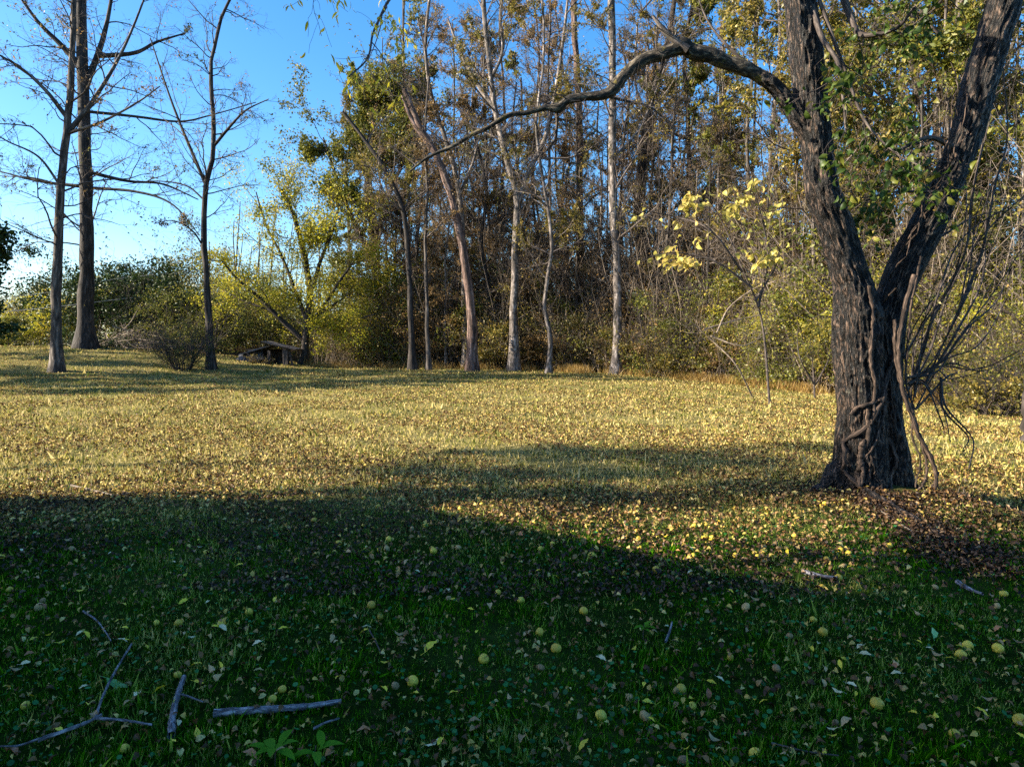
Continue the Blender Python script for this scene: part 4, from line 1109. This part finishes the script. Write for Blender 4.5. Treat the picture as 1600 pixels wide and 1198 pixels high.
# ------------------------------------------------------------------ brush pile
bp0 = ground_hit(195, 558); bY = 43.0; bp0 = P(200, 548, bY); bpz = float(gz(bp0[0], bp0[1]))
n = 130
x = bp0[0] + rng.normal(0, 1.3, n); y = bp0[1] + rng.normal(0, .6, n); z = bpz + np.abs(rng.normal(.3, .4, n)) * np.exp(-((x - bp0[0]) / 1.6) ** 2) + .1
a = rng.normal(.5, .7, n)
d = np.stack([np.cos(a), rng.normal(0, .5, n), rng.normal(-.1, .35, n)], -1)
T = Tubes(); p = grow(np.stack([x, y, z], -1), d, rng.uniform(.8, 2.4, n), .1, 0, 6); p[..., 2] = np.maximum(p[..., 2], bpz + .02)
T.add(p, rng.uniform(.012, .045, n)[:, None] * np.linspace(1, .4, 6)[None], 5)
s, d, r, pi, t = spawn(p, np.full(p.shape[:2], .02), 4, .2, 1, .7); T.add(grow(s, d, rng.uniform(.3, .9, len(s)), .2, 0, 4), np.full((len(s), 4), .007), 3)
tag(T.build('brush_pile', M['tan_twig'], None, np.array([bp0[0], bp0[1], bpz])), 'heap of cut branches at the foot of the evergreen, right of the thick trunk', 'brush pile')

# ------------------------------------------------------------------ collapsed shed
wood = plain_mat('weathered_shed_boards', (.02, .015, .012), (.08, .06, .05), 8, .85)
tin = plain_mat('grey_sheet_metal', (.05, .045, .045), (.22, .20, .20), 3, .7, .2, .01, .0)
sy = 42.6
sx = P(415, 575, sy)[0]; sz = float(gz(sx, sy)) - .05
shed = thing('collapsed_shed', (sx, sy, sz), 'small collapsed shed with sagging dark roof and fallen grey sheets', 'shed')
def box(name, c, size, rot, mat, bev=.01):
    import bmesh
    bm = bmesh.new(); bmesh.ops.create_cube(bm, size=1)
    for v in bm.verts: v.co = Vector((v.co.x * size[0], v.co.y * size[1], v.co.z * size[2]))
    bmesh.ops.subdivide_edges(bm, edges=bm.edges[:], cuts=3, use_grid_fill=True)
    for v in bm.verts: v.co += Vector((random.gauss(0, .008), random.gauss(0, .008), random.gauss(0, .012)))
    me = bpy.data.meshes.new(name); bm.to_mesh(me); bm.free(); me.materials.append(mat)
    o = bpy.data.objects.new(name, me); COL.objects.link(o); o.parent = shed; o.location = c; o.rotation_euler = rot
    return o
def L2(px, py, dy=0):
    p = P(px, py, sy + dy); return (p[0] - sx, p[1] - sy, p[2] - sz)
box('roof', L2(441, 540), (2.0, 2.4, .09), (0, R(14), R(6)), wood)
box('roof', L2(405, 547, .3), (1.9, 2.2, .06), (0, R(-16), R(4)), tin)
box('wall', L2(420, 562, .9), (2.6, .06, 1.3), (0, 0, 0), wood)
box('post', L2(446, 562, -.9), (.30, .16, 1.55), (0, 0, 0), wood)
box('post', L2(455, 562, -.8), (.12, .12, 1.6), (0, R(-12), 0), wood)
box('post', L2(420, 564, -.9), (.12, .12, 1.2), (0, R(4), 0), wood)
box('fallen_sheet', L2(392, 558, -.4), (1.5, 1.2, .03), (R(35), R(-18), R(8)), tin)
box('fallen_sheet', L2(378, 566, -.2), (1.1, 1.1, .03), (R(20), R(24), R(-20)), tin)
box('fallen_board', L2(385, 571, -1.0), (1.8, .14, .05), (0, R(6), R(10)), wood)
box('fallen_board', L2(400, 563, -1.0), (1.6, .12, .05), (0, R(38), R(-6)), wood)
shrub('shed_weeds', 'leafy weeds growing up in front of the collapsed shed', None, 404, 41.6, 1.6, .7, 'mixed', 700, .06, 30, cat='weeds')

# overhead wires
wm = plain_mat('cable_sheath', (.30, .29, .28), (.5, .48, .46), 4, .5)
for k, (pts, lb) in enumerate([([(-40, 492, 44), (90, 479, 46), (200, 466, 48), (300, 456, 50), (420, 450, 54)], 'lower pale utility cable crossing behind the left trunks'),
                               ([(-40, 470, 44), (90, 455, 46), (180, 436, 48), (300, 424, 50), (420, 410, 54)], 'upper thin utility cable in front of the dark evergreen')]):
    T = Tubes(); T.add(resample([P(*p) for p in pts], 40), np.full(40, .022 - k * .008), 6)
    tag(T.build('utility_cable', wm), lb, 'cable', 'utility cables behind the left trunks')

# ------------------------------------------------------------------ sticks on the grass
def stick(name, label, paths, w, mat='stick', group='sticks lying in the foreground grass', lift=.02):
    T = Tubes(); c = ground_hit(*paths[0][0])
    for i, pth in enumerate(paths):
        q = np.array([ground_hit(a, b) for a, b in pth]); q[:, 2] += lift + rng.uniform(0, .012, len(q)); K = 26
        q = resample(q, K); r = w[i] / FPX * q[:, 1] / 2 * 1.05 * np.linspace(1, .6, K) * (1 + rng.normal(0, .07, K))
        T.add(q, r, 8, lump=.05)
    o = T.build(name, M[mat], None, c)
    return tag(o, label, 'stick', group)
stick('stick', 'long grey lichened stick lying almost level at the bottom left', [[(335, 1122), (380, 1120), (430, 1116), (480, 1110), (533, 1104)]], [13])
stick('stick', 'short thick grey stick pointing up at a yellow fruit, left of the long stick', [[(268, 1160), (270, 1130), (277, 1095), (288, 1066)]], [12])
stick('stick', 'thin forked twig with two arms at the bottom left corner', [[(60, 1172), (100, 1157), (135, 1142), (160, 1132)], [(150, 1135), (160, 1105), (178, 1065), (206, 1018)], [(152, 1138), (190, 1140), (238, 1145)], [(60, 1172), (30, 1180), (0, 1183)]], [7, 4.5, 5, 4], lift=.035)
stick('stick', 'thin curved twig in the shade above the forked twig', [[(130, 962), (150, 975), (165, 995), (174, 1010)]], [3])
stick('stick', 'pale broken stick in the shade below the forked tree', [[(1254, 897), (1280, 904), (1308, 909)]], [8])
stick('stick', 'small side twig beside the short thick stick', [[(285, 1094), (300, 1100), (318, 1107)]], [3.5])
stick('stick', 'pale twig lying in the sun in the lower left of the lit lawn', [[(110, 762), (150, 770), (180, 777), (210, 772)]], [4], 'tan_twig')
stick('stick', 'thin blue grey twig in the grass near the middle of the shade', [[(1040, 1010), (1046, 995), (1050, 978)]], [4])
stick('stick', 'straight thin twig right of the long stick', [[(490, 1145), (510, 1138), (530, 1130)]], [4])
stick('stick', 'dark thin twig crossing the grass in the middle of the shade', [[(576, 990), (588, 1010), (596, 1030)]], [2.5], 'twig')
stick('stick', 'long thin twig at the bottom right of the photo', [[(1205, 1172), (1260, 1184), (1310, 1192)]], [3.5], 'twig')
stick('stick', 'thin twig beside the root right of the big tree', [[(1372, 800), (1400, 820), (1425, 835)]], [4], 'tan_twig')
stick('stick', 'weathered grey stick in the shade at the right edge', [[(1495, 915), (1515, 925), (1535, 935)]], [7])

# seedling plants
M['fresh_leaf'] = leaf_mat('fresh_green_leaves', [(0, (.04, .13, .01)), (.5, (.075, .20, .015)), (1, (.12, .26, .03))], .25, .2, gloss=.0)
def seedling(name, label, px, py, leaves, ln):
    c = ground_hit(px, py); T = Tubes(); T.add(resample([c, c + [0, 0, .05], c + [.005, 0, .09]], 8), np.full(8, .002), 5)
    root = thing(name, c, label, 'plant'); T.build('stem', M['twig'], root, c)
    n = leaves; a = np.arange(n) / n * 2 * np.pi + .4
    x = norm(np.stack([np.cos(a), np.sin(a), rng.uniform(-.1, .35, n)], -1)); z = np.tile([0., 0, 1], (n, 1)); z = norm(z - (z * x).sum(-1, keepdims=True) * x)
    leaf_mesh('leaves', leaf_rich(.2, .12, .1, 6), np.tile(c + [.003, 0, .075], (n, 1)) + rng.normal(0, .008, (n, 3)), np.stack([x, np.cross(z, x), z], 1), rng.uniform(.8, 1.1, n) * ln, M['fresh_leaf'], root, c, smooth=True, rnd=rng.uniform(.5, .8, n))
seedling('seedling', 'leafy green seedling at the bottom edge below the long stick', 430, 1204, 7, .09)
seedling('seedling', 'small upright seedling right of the leafy one at the bottom edge', 492, 1200, 4, .10)
seedling('weed_plant', 'low weed with narrow leaves in the middle of the shade', 1005, 1000, 8, .06)

# ------------------------------------------------------------------ fallen fruit
fruit_mat = plain_mat('fallen_fruit_skin', (.34, .21, .012), (.70, .52, .05), 14, .6, .15, .004)
fruit_old = plain_mat('bruised_fruit_skin', (.16, .08, .03), (.50, .33, .12), 16, .7, .3, .006)
def fruit_mesh(name, mat, seed, sq=1.0, bite=0.0):
    import bmesh
    bm = bmesh.new(); bmesh.ops.create_uvsphere(bm, u_segments=20, v_segments=14, radius=1)
    for v in bm.verts:
        c = v.co.copy(); n_ = mnoise.noise(c * 1.4 + Vector((seed, 0, 0))) * .09 + mnoise.noise(c * 5 + Vector((seed, 3, 0))) * .02
        rad = math.hypot(c.x, c.y)
        k = 1 + n_
        v.co = c * k
        if c.z > 0: v.co.z -= .28 * math.exp(-(rad / .28) ** 2)      # stalk dimple
        v.co.z *= sq
        if bite and c.x + c.z * .6 > .75: v.co *= (1 - bite * (c.x + c.z * .6 - .75))
    for f in bm.faces: f.smooth = True
    me = bpy.data.meshes.new(name); bm.to_mesh(me); bm.free(); me.materials.append(mat); return me
FM = [fruit_mesh('fallen_fruit', fruit_mat, 1, .94), fruit_mesh('fallen_fruit', fruit_mat, 5, .88), fruit_mesh('fallen_fruit', fruit_old, 9, .8, .5), fruit_mesh('fallen_fruit', fruit_mat, 13, 1.0)]
FW = ['round yellow', 'squat yellow', 'bruised brownish', 'pale round']
FR = [(112,856),(3,868),(322,862),(404,855),(15,920),(67,937),(62,949),(389,955),(245,972),(279,973),(346,973),(278,1053),(40,1102),(441,1076),(426,1091),(195,1170),
      (569,778),(591,792),(753,789),(671,817),(729,806),(638,892),(580,945),(594,963),(701,933),(778,924),(814,937),(912,954),(1047,943),(843,987),(756,1030),(869,1013),(845,1042),(618,1071),(645,1065),
      (939,1118),(1008,1120),(984,1089),(1058,1078),(1056,1018),(1025,890),(975,894),(869,877),(925,867),(1000,854),(1264,766),(1282,791),(1289,788),(1388,777),(1127,803),(1114,809),(1148,795),(1289,820),(1314,821),
      (1404,814),(1417,812),(1101,837),(1390,852),(1301,860),(1314,858),(1326,863),(1292,873),(1318,882),(1083,867),(1149,866),(1162,871),(1184,868),(1193,875),(1310,902),(1284,917),(1461,916),(1501,858),(1568,927),
      (1557,946),(1165,948),(1271,967),(1286,987),(1233,993),(1141,1026),(1214,1044),(1512,1008),(1559,1013),(1501,1023),(1370,1100),(1305,1129),(1064,1078),(1081,1103),(1491,1147),(1594,1127),(1179,1178),(1068,1190)]
for k in range(60):       # further ones in the sunny grass
    FR.append((rng.uniform(480, 1250), 690 + 170 * rng.random() ** .8))
FL = {'the long grey stick': (435, 1115), 'the short thick stick': (275, 1115), 'the forked twig': (150, 1135), 'the forked tree foot': (1350, 780), 'the long surface root': (1450, 830),
      'the pale broken stick': (1280, 903), 'the left edge of the photo': (0, 900), 'the bottom right corner': (1600, 1198), 'the narrow leaved weed': (1005, 1000), 'the shade band tip': (700, 830), 'the right edge of the photo': (1600, 960),
      'the photo bottom middle': (800, 1198), 'the centre of the sunny lawn': (800, 700)}
ORD = ['nearest', 'second nearest', 'third nearest', 'fourth nearest', 'fifth nearest', 'sixth nearest', 'seventh nearest', 'eighth nearest', 'ninth nearest', 'tenth nearest'] + [f'{i}th nearest' for i in range(11, 60)]
def loc_labels(pts, what):
    """label each point by its landmark, side and rank of nearness; what[i] is its look"""
    info = []
    for i, (a, b) in enumerate(pts):
        lm = min(FL, key=lambda k: math.hypot(FL[k][0] - a, (FL[k][1] - b) * 1.6)); lx, ly = FL[lm]
        side = ('left of' if a < lx else 'right of') if abs(a - lx) > abs(b - ly) * 1.2 else ('beyond' if b < ly else 'in front of')
        if 'edge' in lm or 'corner' in lm: side = 'to'
        if 'middle' in lm or 'centre' in lm or 'tip' in lm: side = 'to'
        info.append((lm, side, math.hypot(lx - a, ly - b), what[i]))
    out = [''] * len(pts)
    groups = {}
    for i, (lm, side, d, w) in enumerate(info): groups.setdefault((lm, side, w), []).append((d, i))
    for (lm, side, w), ls in groups.items():
        for r_, (d, i) in enumerate(sorted(ls)):
            near = (ORD[r_] if side == 'to' else ORD[r_] + ',') if len(ls) > 1 or side == 'to' else ''
            if side == 'to': out[i] = f'{w}, {ORD[r_]} to {lm}'
            elif len(ls) == 1: out[i] = f'{w}, the only one just {side} {lm}'
            else: out[i] = f'{w} {side} {lm}, {ORD[r_]} to it'
    return out
kinds = [int(rng.choice([0, 0, 1, 2, 2, 3])) for _ in FR]
labs = loc_labels(FR, [FW[k] + ' fallen fruit' for k in kinds])
for (a, b), k, lb in zip(FR, kinds, labs):
    c = ground_hit(a, b + 4 if b > 800 else b + 1)
    r = rng.uniform(.018, .030)
    o = bpy.data.objects.new('fallen_fruit', FM[k]); COL.objects.link(o)
    o.location = (c[0], c[1], c[2] + r * .55); o.scale = (r, r, r * rng.uniform(.9, 1)); o.rotation_euler = (rng.normal(0, .9), rng.normal(0, .9), rng.uniform(0, 6))
    tag(o, lb, 'fruit', 'fruit fallen on the lawn')

# ------------------------------------------------------------------ larger fallen leaves, one by one
def leafmat1(name, c1, c2):
    return plain_mat(name, c1, c2, 18, .6, .1, .002)
LM = [leafmat1('yellow_leaf_blade', (.44, .34, .01), (.78, .60, .03)), leafmat1('tan_leaf_blade', (.22, .12, .04), (.50, .32, .13)), leafmat1('rusty_leaf_blade', (.20, .06, .02), (.48, .20, .07)),
      leafmat1('pale_leaf_blade', (.42, .36, .18), (.70, .60, .34)), leafmat1('green_leaf_blade', (.10, .24, .05), (.22, .42, .12))]
LW = ['yellow fallen leaf', 'tan curled fallen leaf', 'rusty fallen leaf', 'pale fallen leaf', 'green fallen leaf']
LMS = []
for i, (w, cu, fo) in enumerate([(.20, .10, .16), (.26, .16, .22), (.28, .16, .2), (.24, .10, .14), (.20, .08, .1)]):
    v, f = leaf_rich(w, cu, fo, 7)
    # petiole as a thin strip, and a wavy edge
    v = v.copy(); v[:, 2] += .04 * np.sin(v[:, 0] * 14) * (np.abs(v[:, 1]) > .01); v[:, 1] *= 1 + .12 * np.sin(v[:, 0] * 19 + i)
    n0 = len(v); v = np.vstack([v, [[-.35, -.012, .06], [-.35, .012, .06], [.02, .012, v[1, 2]], [.02, -.012, v[1, 2]]]]); f = np.vstack([f, [[n0, n0 + 1, n0 + 2, n0 + 3]]])
    v[:, 0] -= .4
    me = bpy.data.meshes.new('fallen_leaf'); me.from_pydata(v.tolist(), [], f.tolist()); me.materials.append(LM[i])
    for p_ in me.polygons: p_.use_smooth = True
    LMS.append(me)
LFP = [(148, 828, 1), (55, 838, 4), (181, 1075, 4), (132, 1084, 3), (215, 1096, 3), (142, 966, 1), (55, 1008, 0), (95, 1010, 0), (195, 990, 0), (198, 1010, 0), (125, 998, 3), (290, 904, 0), (1055, 0, 0)]
LFP = [l for l in LFP if l[1] > 0] + [(672, 1022, 0), (556, 1028, 4), (600, 1088, 0), (555, 745, 3), (829, 998, 1), (943, 983, 1), (736, 960, 0), (745, 995, 0), (940, 1039, 3), (990, 1020, 0), (836, 1115, 3), (768, 1165, 0), (911, 1178, 0),
         (628, 1010, 2), (630, 1018, 1), (720, 1040, 1), (700, 930, 3), (1168, 997, 1), (1265, 1055, 1), (1278, 1015, 3), (1345, 1020, 3), (1350, 1032, 3), (1458, 1000, 4), (1435, 1012, 0), (1500, 1020, 0), (1192, 1108, 0), (1106, 1096, 2),
         (1080, 1103, 0), (1395, 1053, 2), (1427, 1126, 0), (1110, 1076, 0), (1115, 1160, 1), (768, 908, 1), (545, 870, 1), (575, 990, 3), (280, 780, 4), (375, 890, 0), (740, 1140, 1), (310, 850, 0)]
while len(LFP) < 240:
    yy = 800 + 395 * rng.random() ** .9
    LFP.append((rng.uniform(5, 1595), yy, int(rng.choice([0, 1, 1, 2, 3, 1, 0]))))
labs = loc_labels([(a, b) for a, b, _ in LFP], [LW[k] for *_, k in LFP])
big = {(181, 1075): .11, (672, 1022): .10, (1458, 1000): .09}
for (a, b, k), lb in zip(LFP, labs):
    c = ground_hit(a, b)
    o = bpy.data.objects.new('fallen_leaf', LMS[k]); COL.objects.link(o)
    s_ = big.get((a, b), float(rng.uniform(.03, .062)))
    o.location = (c[0], c[1], c[2] + .035); o.scale = (s_, s_, s_)
    o.rotation_euler = (rng.normal(0, .35), rng.normal(0, .3), rng.uniform(0, 6.28))
    if rng.random() < .2: o.rotation_euler[0] += 3.14
    tag(o, lb, 'leaf', 'larger leaves fallen on the shaded grass')

# ------------------------------------------------------------------ unseen house and trees, shaped and set to throw shade over the lawn
def house():
    paint = plain_mat('cream_siding', (.50, .48, .42), (.62, .60, .54), 6, .7)
    roofm = plain_mat('grey_shingles', (.06, .06, .06), (.14, .13, .13), 20, .85)
    glass = plain_mat('dark_window_glass', (.02, .025, .03), (.04, .05, .06), 2, .1)
    x0, x1, y0, y1, hz, rz = -18., -9.3, -12., 5.75, 3.9, 8.6
    h = thing('unseen_house', ((x0 + x1) / 2, (y0 + y1) / 2, 0), 'unseen cream hip roofed house, shaped so its shadow covers the near lawn', 'house'); L = np.array(h.location)
    v = np.array([[x0, y0, -.3], [x1, y0, -.3], [x1, y1, -.3], [x0, y1, -.3], [x0, y0, hz], [x1, y0, hz], [x1, y1, hz], [x0, y1, hz]]); f = np.array([[0, 1, 5, 4], [1, 2, 6, 5], [2, 3, 7, 6], [3, 0, 4, 7]])
    mesh_np('wall', v, [f], paint, h, L, smooth=False)
    e = .4; xm = (x0 + x1) / 2
    v = np.array([[x0 - e, y0 - e, hz], [x1 + e, y0 - e, hz], [x1 + e, y1 + e, hz], [x0 - e, y1 + e, hz], [xm, y0 + 4.2, rz], [xm, y1 - 4.2, rz]])
    mesh_np('roof', v, [np.array([[1, 2, 5, 4], [3, 0, 4, 5], [0, 3, 2, 1]]), np.array([[0, 1, 4], [2, 3, 5]])], roofm, h, L, smooth=False)
    for yy in (-9, -5.5, -2, 1.5, 4.6):
        for zz in (1.6,):
            v = np.array([[x1 + .03, yy - .45, zz - .7], [x1 + .03, yy + .45, zz - .7], [x1 + .03, yy + .45, zz + .7], [x1 + .03, yy - .45, zz + .7]])
            mesh_np('window', v, [np.array([[0, 1, 2, 3]])], glass, h, L, smooth=False)
house()
def shade_tree(label, X, Y, h, w, n, leaf='brown', ls=.2, clear=.45, patchy=.6):
    root = thing('side_yard_tree', (X, Y, float(gz(X, Y))), label, 'tree', 'trees left of the lawn'); loc = np.array([X, Y, float(gz(X, Y))])
    T = Tubes(); q = resample([loc, loc + [0.1, 0, h * .4], loc + [-.2, .2, h * .75], loc + [0, 0, h]], 20); r = .2 * np.linspace(1, .2, 20); T.add(q, r, 8)
    s, d, rr, pi, t = spawn(q[None], r[None], 24, clear, 1, 1.0); L = w * rng.uniform(.5, 1, len(s)); p = grow(s, d, L, .15, .03, 8)
    T.add(p, .04 * np.linspace(1, .3, 8)[None].repeat(len(s), 0), 5)
    s, d, rr, pi, t = spawn(p, np.full(p.shape[:2], .03), 6, .2, 1, .9); p2 = grow(s, d, L[pi] * .4, .2, 0, 6); T.add(p2, np.full((len(s), 6), .01), 4)
    T.build('trunk', M['grey_bark'], root, loc)
    pool = p2.reshape(-1, 3); pw = np.exp(patchy * (np.sin(pool[:, 1] * 3.3 + X) + np.sin(pool[:, 2] * 2.7))); idx = rng.choice(len(pool), n, p=pw / pw.sum())
    leaf_mesh('crown', LEAF4, pool[idx] + rng.normal(0, .25 / (1 + .5 * patchy), (n, 3)), rand_rot(n), rng.uniform(.6, 1.2, n) * ls, M[leaf], root, loc)
shade_tree('broad tree behind the house shading the right foreground', -17, .6, 14.0, 3.2, 10000, ls=.24, clear=.5)
shade_tree('second broad tree behind the house roof', -18, -2.0, 13.0, 3.2, 10000, ls=.24, clear=.5)
shade_tree('slim tree over the house roof dappling the ground before the forked tree', -17, 2.5, 12.3, 2.4, 3800, ls=.2, clear=.7, patchy=1.4)
shade_tree('tall tree beyond the house whose crown dapples the sunny lawn', -24, 4.5, 13.9, 2.4, 2200, ls=.24, clear=.7, patchy=1.8)
shade_tree('tall slim tree left of the house corner dappling the middle lawn', -27, 6.2, 15.2, 2.6, 1700, ls=.22, clear=.8, patchy=1.8)
shade_tree('tree left of the lawn throwing streaks under the slim grey tree', -31, 26, 13, 3.8, 30000, clear=.2)
shade_tree('tree left of the lawn throwing streaks toward the wood', -38, 29, 21, 4.6, 40000, clear=.25)
shade_tree('third tree left of the lawn, beyond the edge of the photo', -40, 33.5, 18, 4.6, 40000, clear=.2)
shade_tree('nearer tree left of the lawn, beyond the edge of the photo', -29, 22.5, 8, 2.6, 5000)
print('faces', sum(len(o.data.polygons) for o in scene.objects if o.type == 'MESH'), 'objects', len(scene.objects))
